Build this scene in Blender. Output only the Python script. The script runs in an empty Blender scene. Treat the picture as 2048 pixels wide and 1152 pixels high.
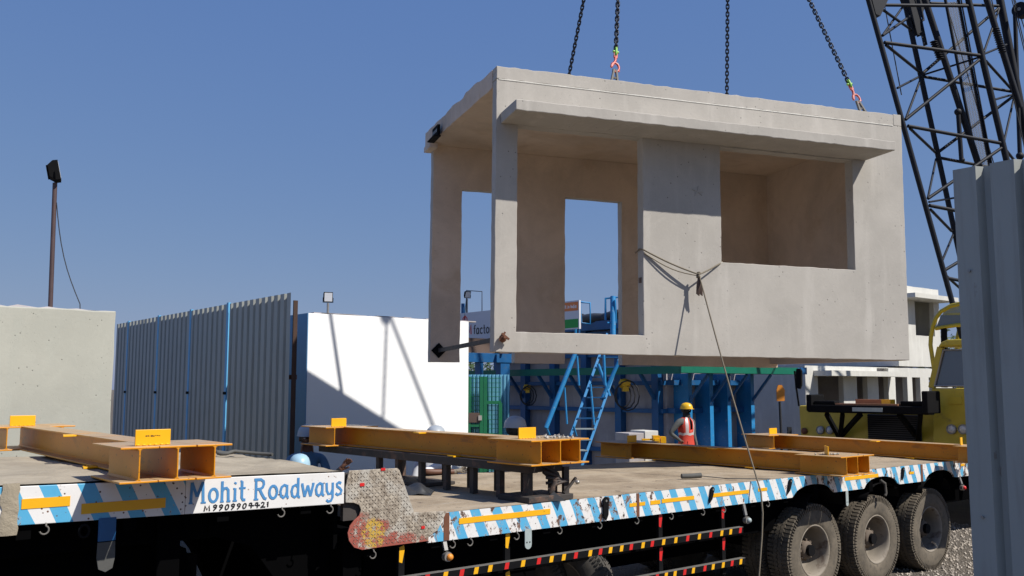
import bpy, bmesh, math, random
from math import sin, cos, pi, radians, atan, atan2, sqrt
from mathutils import Vector, Matrix, Quaternion
random.seed(7)
C = bpy.context.scene.collection
V = Vector
# ------------------------------------------------------------------ camera maths
F = 1850.0; CH = 2.3; PITCH = atan(199 / F)
def ray(x, y):
    a = (x - 1024) / F; b = -(y - 576) / F
    return V((a, cos(PITCH) - b * sin(PITCH), sin(PITCH) + b * cos(PITCH)))
CAM = V((0, 0, CH))
def PY(x, y, Y): r = ray(x, y); return CAM + r * (Y / r.y)
def PZ(x, y, z): r = ray(x, y); return CAM + r * ((z - CH) / r.z)
def PL(x, y, o, n): r = ray(x, y); return CAM + r * ((V(o) - CAM).dot(n) / r.dot(n))
GZ = 0.045                      # ground level
TH = radians(38.6)
D_ = V((cos(TH), sin(TH), 0)); V_ = V((-sin(TH), cos(TH), 0)); UP = V((0, 0, 1))
E0 = V((0.3138, 7.7829, 0))     # a point on the near edge of the trailer
def T(s, w, z): return E0 + D_ * s + V_ * w + UP * z
def side(x, y, w=0.0):
    p = PL(x, y, E0 + V_ * w, V_) - E0
    return p.dot(D_), p.z
SUN = V((.642, -.333, .825)).normalized()

# ------------------------------------------------------------------ materials
MATS = {}
class NT:
    def __init__(s, name):
        s.m = bpy.data.materials.new(name); s.m.use_nodes = True
        s.n = s.m.node_tree.nodes; s.l = s.m.node_tree.links
        s.b = s.n['Principled BSDF']; s.tc = s.n.new('ShaderNodeTexCoord')
    def node(s, t, **k):
        n = s.n.new(t)
        for a, v in k.items(): setattr(n, a, v)
        return n
    def put(s, sock, v):
        if isinstance(v, bpy.types.NodeSocket): s.l.new(v, sock)
        elif v is not None:
            if isinstance(v, (tuple, list)) and len(v) == 3 and len(sock.default_value) == 4: v = (*v, 1)
            sock.default_value = v
    def math(s, op, a, b=None, c=None):
        n = s.node('ShaderNodeMath', operation=op)
        s.put(n.inputs[0], a); s.put(n.inputs[1], b)
        if c is not None: s.put(n.inputs[2], c)
        return n.outputs[0]
    def mapping(s, scale=(1, 1, 1), rot=(0, 0, 0), loc=(0, 0, 0), src=None):
        n = s.node('ShaderNodeMapping'); n.inputs['Scale'].default_value = scale
        n.inputs['Rotation'].default_value = rot; n.inputs['Location'].default_value = loc
        s.l.new(src or s.tc.outputs['Object'], n.inputs[0]); return n.outputs[0]
    def noise(s, scale=5, detail=5, rough=.55, vec=None, dist=0.0):
        n = s.node('ShaderNodeTexNoise'); n.inputs['Scale'].default_value = scale
        n.inputs['Detail'].default_value = detail; n.inputs['Roughness'].default_value = rough
        n.inputs['Distortion'].default_value = dist
        s.l.new(vec or s.tc.outputs['Object'], n.inputs['Vector']); return n.outputs['Fac']
    def vor(s, scale=5, vec=None, feature='F1'):
        n = s.node('ShaderNodeTexVoronoi', feature=feature); n.inputs['Scale'].default_value = scale
        s.l.new(vec or s.tc.outputs['Object'], n.inputs['Vector']); return n.outputs['Distance']
    def ramp(s, f, lo, hi, smooth=False):
        n = s.node('ShaderNodeMapRange', clamp=True); s.put(n.inputs[0], f)
        n.inputs[1].default_value = lo; n.inputs[2].default_value = hi
        if smooth: n.interpolation_type = 'SMOOTHSTEP'
        return n.outputs[0]
    def mix(s, f, a, b):
        n = s.node('ShaderNodeMix', data_type='RGBA')
        s.put(n.inputs[0], f); s.put(n.inputs[6], a); s.put(n.inputs[7], b); return n.outputs[2]
    def bump(s, h, strength=.3, dist=.01):
        n = s.node('ShaderNodeBump'); n.inputs['Strength'].default_value = strength
        n.inputs['Distance'].default_value = dist; s.l.new(h, n.inputs['Height'])
        s.l.new(n.outputs[0], s.b.inputs['Normal'])
    def fin(s, col=None, rough=None, metal=None):
        if col is not None: s.put(s.b.inputs['Base Color'], col)
        if rough is not None: s.put(s.b.inputs['Roughness'], rough)
        if metal is not None: s.put(s.b.inputs['Metallic'], metal)
        return s.m
def M(name): return MATS[name]
def painted(name, col, rough=.5, metal=0, var=.25, sc=6, dirt=None, dsc=3, dlo=.55, dhi=.75, bump=.15):
    t = NT(name); d = tuple(c * (1 - var) for c in col); h = tuple(min(1, c * (1 + var * .5)) for c in col)
    n = t.noise(sc, 6); c = t.mix(n, d, h)
    if dirt: c = t.mix(t.ramp(t.noise(dsc, 8, .65, dist=.3), dlo, dhi), c, dirt)
    t.bump(t.noise(sc * 8, 4), bump, .003)
    MATS[name] = t.fin(c, t.ramp(n, -.5, 1.5) if rough is None else rough, metal); return t.m
def concrete(name, col, tint, pits=.5, sc=1.0, var=.12, stain=None):
    t = NT(name)
    n1 = t.noise(1.1 * sc, 6, .6, dist=.4); n2 = t.noise(7 * sc, 8, .6)
    n3 = t.noise(1.5 * sc, 5, .55, vec=t.mapping((3.2, 3.2, .5)))
    c = t.mix(t.ramp(n1, .3, .7, True), tuple(x * (1 - var) for x in col), col)
    c = t.mix(t.ramp(n3, .5, .75, True), c, tint)
    c = t.mix(t.math('MULTIPLY', t.ramp(n2, .55, .8), .35), c, tuple(x * .78 for x in col))
    if stain: c = t.mix(t.math('MULTIPLY', t.ramp(t.noise(1.3, 6, .6, dist=1.2), .5, .7, True), .6), c, stain)
    # thin white lime streaks and small bug holes
    w = t.noise(2.3 * sc, 8, .7, dist=1.5)
    c = t.mix(t.math('MULTIPLY', t.ramp(t.math('ABSOLUTE', t.math('SUBTRACT', w, .5)), .012, .0), .18), c, tuple(min(.9, x * 1.3) for x in col))
    v = t.vor(11 * sc); vm = t.math('MULTIPLY', t.ramp(v, .11, .05), t.ramp(t.noise(1.7, 3), .42, .5))
    v2 = t.vor(33 * sc); vm2 = t.math('MULTIPLY', t.ramp(v2, .12, .06), t.ramp(t.noise(3.1, 3), .5, .58))
    pm = t.math('MULTIPLY', t.math('MAXIMUM', vm, vm2), pits)
    c = t.mix(pm, c, tuple(x * .3 for x in col))
    h = t.math('SUBTRACT', t.math('MULTIPLY', t.noise(28, 6), .5), pm)
    t.bump(h, .35, .006)
    MATS[name] = t.fin(c, .85); return t.m
concrete('concrete', (.46, .43, .385), (.49, .46, .415), .8, var=.16)
concrete('concrete_inner', (.68, .56, .45), (.60, .49, .39), .3, var=.25, stain=(.50, .38, .27))  # warm bounced light put into a lighter base colour, plus brown ply stain
concrete('concrete_grey', (.42, .42, .365), (.39, .395, .345), .9, 1.2, .1)
concrete('concrete_far', (.60, .59, .55), (.66, .65, .61), .2)
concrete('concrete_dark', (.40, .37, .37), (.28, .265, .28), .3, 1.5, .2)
painted('white_wall', (.93, .935, .93), .6, var=.03, sc=2, dirt=(.6, .6, .58), dsc=4, dlo=.72, dhi=.8, bump=.05)
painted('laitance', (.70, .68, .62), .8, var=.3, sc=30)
painted('blue_wall', (.10, .26, .46), .6, var=.1)
painted('sheet', (.30, .325, .31), .45, .0, var=.14, sc=1.5, dirt=(.20, .19, .165), dsc=2.5, dlo=.45, dhi=.75, bump=.1)
t = NT('sheet'); c = t.mix(t.noise(1.5, 6), (.31, .325, .30), (.39, .40, .37))
c = t.mix(t.math('MULTIPLY', t.ramp(t.noise(4, 6, .65, vec=t.mapping((3, 3, .25))), .5, .72), .45), c, (.20, .185, .155))
c = t.mix(t.math('MULTIPLY', t.ramp(t.noise(9, 6, .7, vec=t.mapping((2, 2, .5))), .66, .72), .5), c, (.16, .10, .06))
t.bump(t.noise(1.8, 3), .25, .03); MATS['sheet'] = t.fin(c, .45)
painted('rust', (.16, .06, .03), .8, var=.4, sc=18)
painted('rust_light', (.35, .16, .08), .75, var=.4, sc=14)
painted('black_steel', (.006, .006, .007), .85, var=.4, sc=9, dirt=(.02, .017, .014), dsc=5, dlo=.66, dhi=.84)
M('black_steel').node_tree.nodes['Principled BSDF'].inputs['Specular IOR Level'].default_value = .12
painted('shade_black', (.003, .003, .0033), 1.0, var=.2)  # under-deck black: deep shade put into the colour, no sheen
M('shade_black').node_tree.nodes['Principled BSDF'].inputs['Specular IOR Level'].default_value = 0
painted('boom_steel', (.008, .010, .017), .6, 0, var=.4, sc=9, dirt=(.03, .024, .02), dsc=5, dlo=.62, dhi=.82)
M('boom_steel').node_tree.nodes['Principled BSDF'].inputs['Specular IOR Level'].default_value = .3
painted('pole_brown', (.075, .045, .045), .6, var=.3, sc=9)
painted('post_rust', (.06, .03, .02), .8, var=.5, sc=4)
painted('rack_steel', (.05, .042, .038), .7, var=.4, sc=9, dirt=(.16, .09, .06), dsc=6, dlo=.55, dhi=.7)
painted('bare_steel', (.33, .32, .30), .45, .6, var=.2, sc=20)
painted('chain', (.02, .024, .035), .4, .7, var=.4, sc=30)
painted('clutch_steel', (.15, .14, .125), .7, 0, var=.3, sc=25)
painted('lime', (.25, .55, .08), .45, var=.2)
painted('hook_red', (.55, .07, .05), .4, var=.35, sc=20, dirt=(.55, .38, .34), dsc=25, dlo=.55, dhi=.62)
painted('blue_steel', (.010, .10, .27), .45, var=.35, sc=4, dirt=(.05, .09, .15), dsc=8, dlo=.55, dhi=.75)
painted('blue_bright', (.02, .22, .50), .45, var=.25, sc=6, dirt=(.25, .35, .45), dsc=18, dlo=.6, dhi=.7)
painted('post_blue', (.13, .44, .74), .45, var=.2, sc=6)
painted('green_steel', (.0, .14, .085), .5, var=.3, sc=4)
painted('cage_green', (.01, .17, .07), .5, var=.3, sc=4)
painted('sheet_blue', (.16, .42, .60), .5, var=.2, sc=4)
painted('tarp_black', (.03, .032, .036), .5, var=.5, sc=5)
painted('brown_ply', (.13, .085, .065), .7, var=.35, sc=5)
painted('crane_yellow', (.50, .38, .03), .45, var=.25, sc=5, dirt=(.14, .11, .05), dsc=4, dlo=.6, dhi=.8)
painted('orange_paint', (.75, .27, .03), .5, var=.15)
painted('yellow_tape', (.82, .42, .01), .35, var=.12, sc=9, dirt=(.2, .1, .03), dsc=26, dlo=.66, dhi=.7)
painted('red_tape', (.62, .02, .02), .35, var=.2)
painted('white_paint', (.78, .77, .76), .5, var=.05)
painted('text_blue', (.07, .25, .52), .5, var=.22, sc=22, dirt=(.6, .63, .68), dsc=60, dlo=.68, dhi=.72)
painted('text_black', (.012, .012, .014), .5, var=.2)
painted('rope', (.20, .17, .125), .9, var=.4, sc=60)
painted('cable_black', (.02, .02, .022), .6, var=.2)
painted('rim_dust', (.26, .225, .18), .8, var=.3, sc=8, dirt=(.10, .07, .05), dsc=7, dlo=.55, dhi=.7)
painted('hub_dirt', (.13, .10, .075), .85, var=.4, sc=12)
painted('skin', (.13, .055, .032), .55, var=.15)
painted('glove', (.22, .19, .15), .9, var=.5, sc=40)
painted('cloth_dark', (.02, .02, .025), .9, var=.3)
painted('cloth_grey', (.10, .105, .10), .9, var=.45, sc=45)
painted('cloth_blue', (.10, .22, .38), .9, var=.3, sc=9)
painted('cloth_white', (.70, .71, .74), .9, var=.1)
painted('vest_orange', (.60, .055, .03), .75, var=.15, sc=14)
painted('reflective', (.70, .62, .60), .35, .2, var=.1)
painted('helmet_yellow', (.80, .46, .02), .35, var=.08)
painted('helmet_white', (.34, .38, .43), .45, var=.06)
painted('helmet_blue', (.34, .52, .64), .35, var=.1)
painted('sign_orange', (.75, .22, .06), .5, var=.05)
painted('sign_green', (.02, .30, .05), .5, var=.05)
painted('sign_white', (.62, .62, .66), .5, var=.05)
painted('leaf', (.05, .085, .03), .7, var=.4, sc=4)
painted('mud_flap', (.09, .09, .085), .8, var=.4, sc=12)
def glass(name, col, rough=.1):
    t = NT(name); MATS[name] = t.fin(col, rough, 0); t.b.inputs['Specular IOR Level'].default_value = .9
glass('lamp_glass', (.55, .57, .6), .15); glass('dark_glass', (.10, .115, .13), .12); glass('head_glass', (.5, .5, .48), .12)
# beams: yellow-orange enamel with dust lying on what faces up
t = NT('beam_paint')
geo = t.node('ShaderNodeNewGeometry'); sep = t.node('ShaderNodeSeparateXYZ'); t.l.new(geo.outputs['Normal'], sep.inputs[0])
c = t.mix(t.noise(3, 5), (.60, .215, .005), (.75, .32, .010))
c = t.mix(t.ramp(t.noise(2.2, 7, .7, dist=.6), .56, .8), c, (.36, .15, .03))
up = t.math('MULTIPLY', t.ramp(sep.outputs['Z'], .7, .95), t.ramp(t.noise(4, 6, .6), .12, .5))
c = t.mix(up, c, (.42, .30, .17))
c = t.mix(t.ramp(t.noise(24, 5, .75), .635, .66), c, (.13, .055, .02))
c = t.mix(t.math('MULTIPLY', t.ramp(t.noise(5, 7, .75, vec=t.mapping((1, .25, 1))), .6, .66), .55), c, (.22, .10, .035))
t.bump(t.noise(25, 5), .2, .003); MATS['beam_paint'] = t.fin(c, t.ramp(up, 0, 1.6) if False else .42)
# deck dust
t = NT('deck_dust')
c = t.mix(t.ramp(t.noise(2.2, 8, .62, dist=.5), .35, .65, True), (.36, .29, .205), (.24, .185, .125))
c = t.mix(t.ramp(t.noise(9, 8, .7, dist=.8), .6, .68), c, (.085, .06, .045))
c = t.mix(t.math('MULTIPLY', t.ramp(t.noise(3, 6, .6, vec=t.mapping((.4, 5, 1))), .55, .7), .6), c, (.36, .32, .26))
t.bump(t.noise(16, 8, .7), .7, .012); MATS['deck_dust'] = t.fin(c, .95)
t = NT('tarp_cloth')
c = t.mix(t.ramp(t.noise(1.8, 7, .6, dist=.7), .35, .65, True), (.37, .32, .24), (.27, .23, .17))
t.bump(t.math('ADD', t.noise(5, 6, .6, dist=.6), t.math('MULTIPLY', t.noise(120, 2), .08)), .7, .03); MATS['tarp_cloth'] = t.fin(c, .95)
# skirt paint: white with slanting blue stripes, chipped down to rust (pattern lies in trailer space)
def skirt_mat(name, stripes=True, chips=.56):
    t = NT(name)
    sp = t.node('ShaderNodeSeparateXYZ'); t.l.new(t.tc.outputs['Object'], sp.inputs[0])
    base = (.76, .755, .75)
    c = t.mix(t.ramp(t.noise(3, 6), .3, .8), base, (.66, .64, .61))
    if stripes:
        x = t.math('ADD', sp.outputs['X'], t.math('MULTIPLY', sp.outputs['Z'], .47))
        x = t.math('ADD', x, t.math('MULTIPLY', t.math('SUBTRACT', t.noise(1.2, 2), .5), .08))
        fr = t.math('FRACT', t.math('DIVIDE', t.math('ADD', x, 20.062), .205))
        st = t.math('LESS_THAN', fr, .47)
        c = t.mix(st, c, t.mix(t.noise(8, 4), (.07, .34, .58), (.11, .42, .65)))
    zone = t.ramp(t.noise(.9, 3), .38, .62, True)
    th = t.math('SUBTRACT', chips + .12, t.math('MULTIPLY', zone, .09))
    n = t.noise(13, 9, .72, vec=t.mapping((1.1, 1, .8)), dist=.3)
    chip = t.ramp(t.math('SUBTRACT', n, th), 0, .012)
    spk = t.math('MULTIPLY', t.ramp(t.vor(26), .17, .13), t.ramp(t.noise(4, 3), .47, .52))
    hs = t.ramp(t.noise(5, 7, .7, vec=t.mapping((.6, 1, 14))), .655, .67)
    hs = t.math('MULTIPLY', hs, t.ramp(t.noise(1.3, 2), .5, .55))
    a = t.math('MAXIMUM', t.math('MAXIMUM', chip, spk), hs)
    c = t.mix(t.math('MULTIPLY', t.ramp(t.math('SUBTRACT', n, th), -.05, .0), .4), c, (.5, .42, .36))
    c = t.mix(a, c, t.mix(t.ramp(t.noise(9, 4), .42, .58), (.03, .02, .018), (.17, .085, .055)))
    t.bump(t.math('SUBTRACT', t.math('MULTIPLY', t.noise(9, 5), .6), a), .35, .004)
    MATS[name] = t.fin(c, t.math('ADD', .4, t.math('MULTIPLY', a, .4)))
skirt_mat('skirt_stripe'); skirt_mat('skirt_worn', True, .50); skirt_mat('skirt_white', False, .57)
# chequer plate with worn red and yellow paint
t = NT('chequer')
sp = t.node('ShaderNodeSeparateXYZ'); t.l.new(t.tc.outputs['Object'], sp.inputs[0])
c = t.mix(t.ramp(t.noise(30, 7, .7), .4, .6), (.46, .40, .32), (.20, .16, .12))
c = t.mix(t.math('MULTIPLY', t.ramp(t.noise(6, 6, .6), .5, .62), .6), c, (.52, .50, .45))
low = t.ramp(t.math('ADD', t.math('ADD', sp.outputs['Z'], t.math('MULTIPLY', t.math('ADD', sp.outputs['X'], 1.85), .42)), t.math('MULTIPLY', t.noise(6, 6, .6), .22)), 1.56, 1.53)
c = t.mix(t.math('MULTIPLY', low, t.ramp(t.noise(14, 7, .7), .40, .47)), c, (.33, .085, .06))
yel = t.math('MULTIPLY', t.ramp(t.math('ABSOLUTE', t.math('ADD', t.math('ADD', sp.outputs['X'], sp.outputs['Z']), t.math('MULTIPLY', t.noise(7, 4), .12))), .40, .385), 0)
dx_ = t.math('ADD', sp.outputs['X'], 1.67); dz_ = t.math('MULTIPLY', t.math('SUBTRACT', sp.outputs['Z'], 1.27), .8)
dd_ = t.math('SQRT', t.math('ADD', t.math('MULTIPLY', dx_, dx_), t.math('MULTIPLY', dz_, dz_)))
spt = t.math('MULTIPLY', t.ramp(t.math('ADD', dd_, t.math('MULTIPLY', t.noise(9, 6, .7), .14)), .165, .15), t.ramp(t.noise(18, 6, .7), .45, .5))
c = t.mix(spt, c, (.52, .33, .05))
t.bump(t.noise(40, 5), .4, .004); MATS['chequer'] = t.fin(c, .6, .1)
t = NT('chequer_bar'); c = t.mix(t.ramp(t.noise(16, 6, .7), .42, .58), (.07, .05, .04), (.30, .26, .21)); MATS['chequer_bar'] = t.fin(c, .55, .2)
# tyre rubber, dusty
t = NT('tyre_rubber')
c = t.mix(t.ramp(t.noise(5, 7, .65), .3, .7), (.08, .067, .05), (.155, .128, .094))
c = t.mix(t.math('MULTIPLY', t.ramp(t.noise(22, 5), .5, .7), .5), c, (.04, .038, .035))
t.bump(t.noise(50, 4), .4, .004); MATS['tyre_rubber'] = t.fin(c, .9)
t = NT('tyre_dark')
c = t.mix(t.ramp(t.noise(7, 7, .65), .4, .7), (.05, .047, .042), (.12, .105, .09)); MATS['tyre_dark'] = t.fin(c, .9)
# ground
t = NT('ground')
v = t.vor(38); c = t.mix(t.ramp(t.noise(1.2, 8, .6), .35, .65), (.13, .108, .082), (.09, .076, .06))
c = t.mix(t.ramp(v, .15, .6), t.mix(t.noise(20, 3), (.08, .07, .06), (.19, .165, .14)), c)
t.bump(t.math('ADD', t.math('MULTIPLY', v, -1), t.noise(9, 8, .7)), .9, .03); MATS['ground'] = t.fin(c, .95)
t = NT('stone'); oi = t.node('ShaderNodeNewGeometry')
c = t.mix(oi.outputs['Random Per Island'], (.15, .13, .11), (.42, .37, .31)); t.bump(t.noise(60, 4), .5, .003); MATS['stone'] = t.fin(c, .9)

# ------------------------------------------------------------------ mesh building
class MB:
    """collects shapes; build() links them as ONE mesh object"""
    def __init__(s): s.v = []; s.f = []; s.mi = []; s.sm = []
    def add(s, vs, fs, m=0, smooth=False, mat=None):
        o = len(s.v)
        s.v += [tuple(mat @ V(q)) if mat else tuple(q) for q in vs]
        s.f += [tuple(i + o for i in f) for f in fs]; s.mi += [m] * len(fs); s.sm += [smooth] * len(fs)
        return s
    def box(s, x0, x1, y0, y1, z0, z1, m=0, mat=None):
        vs = [(x, y, z) for z in (z0, z1) for y in (y0, y1) for x in (x0, x1)]
        return s.add(vs, [(0, 2, 3, 1), (4, 5, 7, 6), (0, 1, 5, 4), (2, 6, 7, 3), (0, 4, 6, 2), (1, 3, 7, 5)], m, False, mat)
    def bar(s, a, b, w, h, m=0, upv=(0, 0, 1)):
        a = V(a); b = V(b); d = (b - a); L = d.length; d.normalize(); u = V(upv)
        if abs(d.dot(u)) > .98: u = V((0, 1, 0))
        x = d.cross(u).normalized(); z = x.cross(d)
        mt = Matrix((x, d, z)).transposed().to_4x4(); mt.translation = a
        return s.box(-w / 2, w / 2, 0, L, -h / 2, h / 2, m, mt)
    def tube(s, pts, r, n=10, m=0, cap=True, smooth=True):
        pts = [V(p) for p in pts]; rs = r if isinstance(r, (list, tuple)) else [r] * len(pts)
        vs = []; fs = []; x = None
        for i, p in enumerate(pts):
            d = ((pts[min(i + 1, len(pts) - 1)] - p).normalized() + (p - pts[max(i - 1, 0)]).normalized())
            d = d.normalized() if d.length > 1e-6 else V((0, 0, 1))
            if x is None:
                x = d.orthogonal().normalized()
            x = (x - d * x.dot(d)); x = x.normalized() if x.length > 1e-6 else d.orthogonal().normalized(); y = d.cross(x)
            for k in range(n):
                a = 2 * pi * k / n; vs.append(p + x * cos(a) * rs[i] + y * sin(a) * rs[i])
        for i in range(len(pts) - 1):
            for k in range(n):
                k2 = (k + 1) % n; fs.append((i * n + k, i * n + k2, (i + 1) * n + k2, (i + 1) * n + k))
        s.add(vs, fs, m, smooth)
        if cap:
            s.add(vs[:n], [tuple(range(n))[::-1]], m); s.add(vs[-n:], [tuple(range(n))], m)
        return s
    def prism(s, poly, y0, y1, m=0, axis='y', mat=None):
        n = len(poly)
        if axis == 'y': g = lambda p, t: (p[0], t, p[1])
        elif axis == 'x': g = lambda p, t: (t, p[0], p[1])
        else: g = lambda p, t: (p[0], p[1], t)
        vs = [g(p, y0) for p in poly] + [g(p, y1) for p in poly]
        fs = [tuple(range(n)), tuple(range(2 * n - 1, n - 1, -1))] + [(i, i + n, (i + 1) % n + n, (i + 1) % n) for i in range(n)]
        return s.add(vs, fs, m, False, mat)
    def lathe(s, prof, n=32, m=0, mat=None, smooth=True):
        """profile (r, h) turned about z"""
        vs = [(r * cos(2 * pi * k / n), r * sin(2 * pi * k / n), h) for r, h in prof for k in range(n)]
        fs = [(i * n + k, i * n + (k + 1) % n, (i + 1) * n + (k + 1) % n, (i + 1) * n + k) for i in range(len(prof) - 1) for k in range(n)]
        return s.add(vs, fs, m, smooth, mat)
    def ball(s, c, r, m=0, n=10, k=7, mat=None):
        if not isinstance(r, (tuple, list)): r = (r, r, r)
        vs = []; fs = []
        for j in range(k + 1):
            ph = pi * j / k
            for i in range(n):
                a = 2 * pi * i / n; vs.append((c[0] + r[0] * sin(ph) * cos(a), c[1] + r[1] * sin(ph) * sin(a), c[2] + r[2] * cos(ph)))
        for j in range(k):
            for i in range(n): fs.append((j * n + i, (j + 1) * n + i, (j + 1) * n + (i + 1) % n, j * n + (i + 1) % n))
        return s.add(vs, fs, m, True, mat)
    def build(s, name, mats, parent=None, bevel=0, loc=None, weld=True):
        me = bpy.data.meshes.new(name); me.from_pydata(s.v, [], s.f)
        if isinstance(mats, str): mats = [mats]
        for k in mats: me.materials.append(M(k))
        for p, mi, sm in zip(me.polygons, s.mi, s.sm): p.material_index = mi; p.use_smooth = sm
        if weld:
            bm = bmesh.new(); bm.from_mesh(me); bmesh.ops.recalc_face_normals(bm, faces=bm.faces); bm.to_mesh(me); bm.free()
        o = bpy.data.objects.new(name, me); C.objects.link(o)
        if parent: o.parent = parent
        if loc: o.location = loc
        if bevel:
            b = o.modifiers.new('edge', 'BEVEL'); b.width = bevel; b.segments = 2; b.limit_method = 'ANGLE'; b.angle_limit = radians(40)
        return o
def tag(o, label, cat=None, group=None, kind=None):
    if label: o['label'] = label
    if cat: o['category'] = cat
    if group: o['group'] = group
    if kind: o['kind'] = kind
    return o
def thing(name, label, cat, loc=(0, 0, 0), rz=0, group=None, mat=None):
    o = bpy.data.objects.new(name, None); C.objects.link(o); o.empty_display_size = .2
    if mat: o.matrix_world = mat
    else: o.location = loc; o.rotation_euler = (0, 0, rz)
    return tag(o, label, cat, group)
def kids(o): return [c for c in bpy.data.objects if c.parent == o]
def dup(o, parent=None, mat=None):
    c = o.copy(); C.objects.link(c); c.parent = parent
    if mat: c.matrix_world = mat
    for ch in kids(o): dup(ch, c)
    return c
def frame_mat(o, x, y, z=None):
    x = V(x).normalized(); y = V(y).normalized(); z = x.cross(y).normalized(); y = z.cross(x)
    m = Matrix((x, y, z)).transposed().to_4x4(); m.translation = V(o); return m

# wall slab with openings on a jittered grid: local x, z in plane, y thickness
def slab(mb, x0, x1, z0, z1, holes, y0, y1, step=.1, jit=.003, m=0, seed=1, mi=None, mr=None):
    rnd = random.Random(seed)
    xs = {x0, x1}; zs = {z0, z1}
    for h in holes:
        xs |= {max(x0, h[0]), min(x1, h[1])}; zs |= {max(z0, h[2]), min(z1, h[3])}
    def fine(a):
        a = sorted(a); r = []
        for p, q in zip(a, a[1:]):
            n = max(1, round((q - p) / step)); r += [p + (q - p) * i / n for i in range(n)]
        return r + [a[-1]]
    xs = fine(xs); zs = fine(zs); nx = len(xs) - 1; nz = len(zs) - 1
    solid = lambda i, j: 0 <= i < nx and 0 <= j < nz and not any(h[0] < (xs[i] + xs[i + 1]) / 2 < h[1] and h[2] < (zs[j] + zs[j + 1]) / 2 < h[3] for h in holes)
    idx = {}; vs = []; fs = []; fm = []
    def vert(i, j, k):
        if (i, j, k) not in idx:
            edge = not all(solid(i + a, j + b) for a in (-1, 0) for b in (-1, 0))
            dx, dz = (rnd.uniform(-jit, jit), rnd.uniform(-jit, jit)) if edge else (0, 0)
            idx[i, j, k] = len(vs); vs.append((xs[i] + dx, (y0, y1)[k], zs[j] + dz))
        return idx[i, j, k]
    mi = m if mi is None else mi; mr = m if mr is None else mr
    for i in range(nx):
        for j in range(nz):
            if not solid(i, j): continue
            fs.append((vert(i, j, 0), vert(i + 1, j, 0), vert(i + 1, j + 1, 0), vert(i, j + 1, 0))); fm.append(m)
            fs.append((vert(i, j, 1), vert(i, j + 1, 1), vert(i + 1, j + 1, 1), vert(i + 1, j, 1))); fm.append(mi)
            for di, dj, a, b in ((-1, 0, (i, j), (i, j + 1)), (1, 0, (i + 1, j + 1), (i + 1, j)), (0, -1, (i + 1, j), (i, j)), (0, 1, (i, j + 1), (i + 1, j + 1))):
                if not solid(i + di, j + dj):
                    fs.append((vert(*a, 0), vert(*b, 0), vert(*b, 1), vert(*a, 1))); fm.append(mr)
    o = len(mb.v); mb.v += vs; mb.f += [tuple(q + o for q in f) for f in fs]; mb.mi += fm; mb.sm += [False] * len(fs)
    return mb

# ------------------------------------------------------------------ world, sun, camera
sc = bpy.context.scene
w = bpy.data.worlds.new('World'); sc.world = w; w.use_nodes = True
nt = w.node_tree; bg = nt.nodes['Background']; sky = nt.nodes.new('ShaderNodeTexSky'); sky.sky_type = 'NISHITA'
sky.sun_disc = False; sky.sun_elevation = math.asin(SUN.z); sky.sun_rotation = atan2(SUN.x, SUN.y)
sky.air_density = 1.0; sky.dust_density = .4; sky.ozone_density = 4.0
# the clear sky of this hazy day is flatter than the physical one: gentle power curve per channel on the sky colour
sc_ = nt.nodes.new('ShaderNodeSeparateColor'); cc_ = nt.nodes.new('ShaderNodeCombineColor'); nt.links.new(sky.outputs[0], sc_.inputs[0])
for k_, (e_, g_) in enumerate(((.58, .775), (.42, 1.17), (.14, 2.85))):
    pw = nt.nodes.new('ShaderNodeMath'); pw.operation = 'POWER'; nt.links.new(sc_.outputs[k_], pw.inputs[0]); pw.inputs[1].default_value = e_
    ml = nt.nodes.new('ShaderNodeMath'); ml.operation = 'MULTIPLY'; nt.links.new(pw.outputs[0], ml.inputs[0]); ml.inputs[1].default_value = g_
    nt.links.new(ml.outputs[0], cc_.inputs[k_])
nt.links.new(cc_.outputs[0], bg.inputs[0]); bg.inputs[1].default_value = .115
sl = bpy.data.lights.new('sun', 'SUN'); sl.energy = 5.0; sl.angle = radians(.53); sl.color = (1, .95, .87)
so = bpy.data.objects.new('sun', sl); C.objects.link(so); so.rotation_euler = SUN.to_track_quat('Z', 'Y').to_euler(); so.location = (10, -8, 20)
cd = bpy.data.cameras.new('camera'); cam = bpy.data.objects.new('camera', cd); C.objects.link(cam); sc.camera = cam
cd.sensor_width = 36; cd.lens = 36 * F / 2048; cd.clip_end = 3000; cd.clip_start = .05
cam.location = CAM; cam.rotation_euler = (pi / 2 + PITCH, 0, 0)
sc.view_settings.view_transform = 'Standard'; sc.view_settings.look = 'None'; sc.view_settings.gamma = 1
sc.view_settings.exposure = .22

# ------------------------------------------------------------------ ground
g = MB(); R = 900
g.add([(-R, -R, GZ), (R, -R, GZ), (R, R, GZ), (-R, R, GZ)], [(0, 1, 2, 3)])
tag(g.build('ground', 'ground'), None, kind='structure')
g = MB(); rnd = random.Random(4)
for i in range(5200):
    s = rnd.uniform(5.2, 10.5); wv = rnd.uniform(-1.6, 3.2); r = rnd.uniform(.008, .028) * (1.4 if rnd.random() < .1 else 1)
    p = T(s, wv, GZ); vs = []
    for a in ((1, 1, 1), (-1, -1, 1), (-1, 1, -1), (1, -1, -1), (0, 0, 1.5), (1.3, .2, 0), (-.3, -1.3, .1)):
        vs.append(p + V((a[0] * rnd.uniform(.5, 1), a[1] * rnd.uniform(.5, 1), a[2] * rnd.uniform(.4, .8))) * r)
    bmx = [(0, 4, 1), (0, 5, 4), (0, 2, 4), (1, 4, 2), (0, 2, 5), (5, 2, 3), (5, 3, 6), (5, 6, 4), (4, 6, 1), (1, 6, 3), (1, 3, 2)]
    g.add(vs, bmx)
tag(g.build('gravel', 'stone', weld=False), 'loose grey and tan gravel on the ground beside the trailer wheels', 'gravel', kind='stuff')

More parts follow.
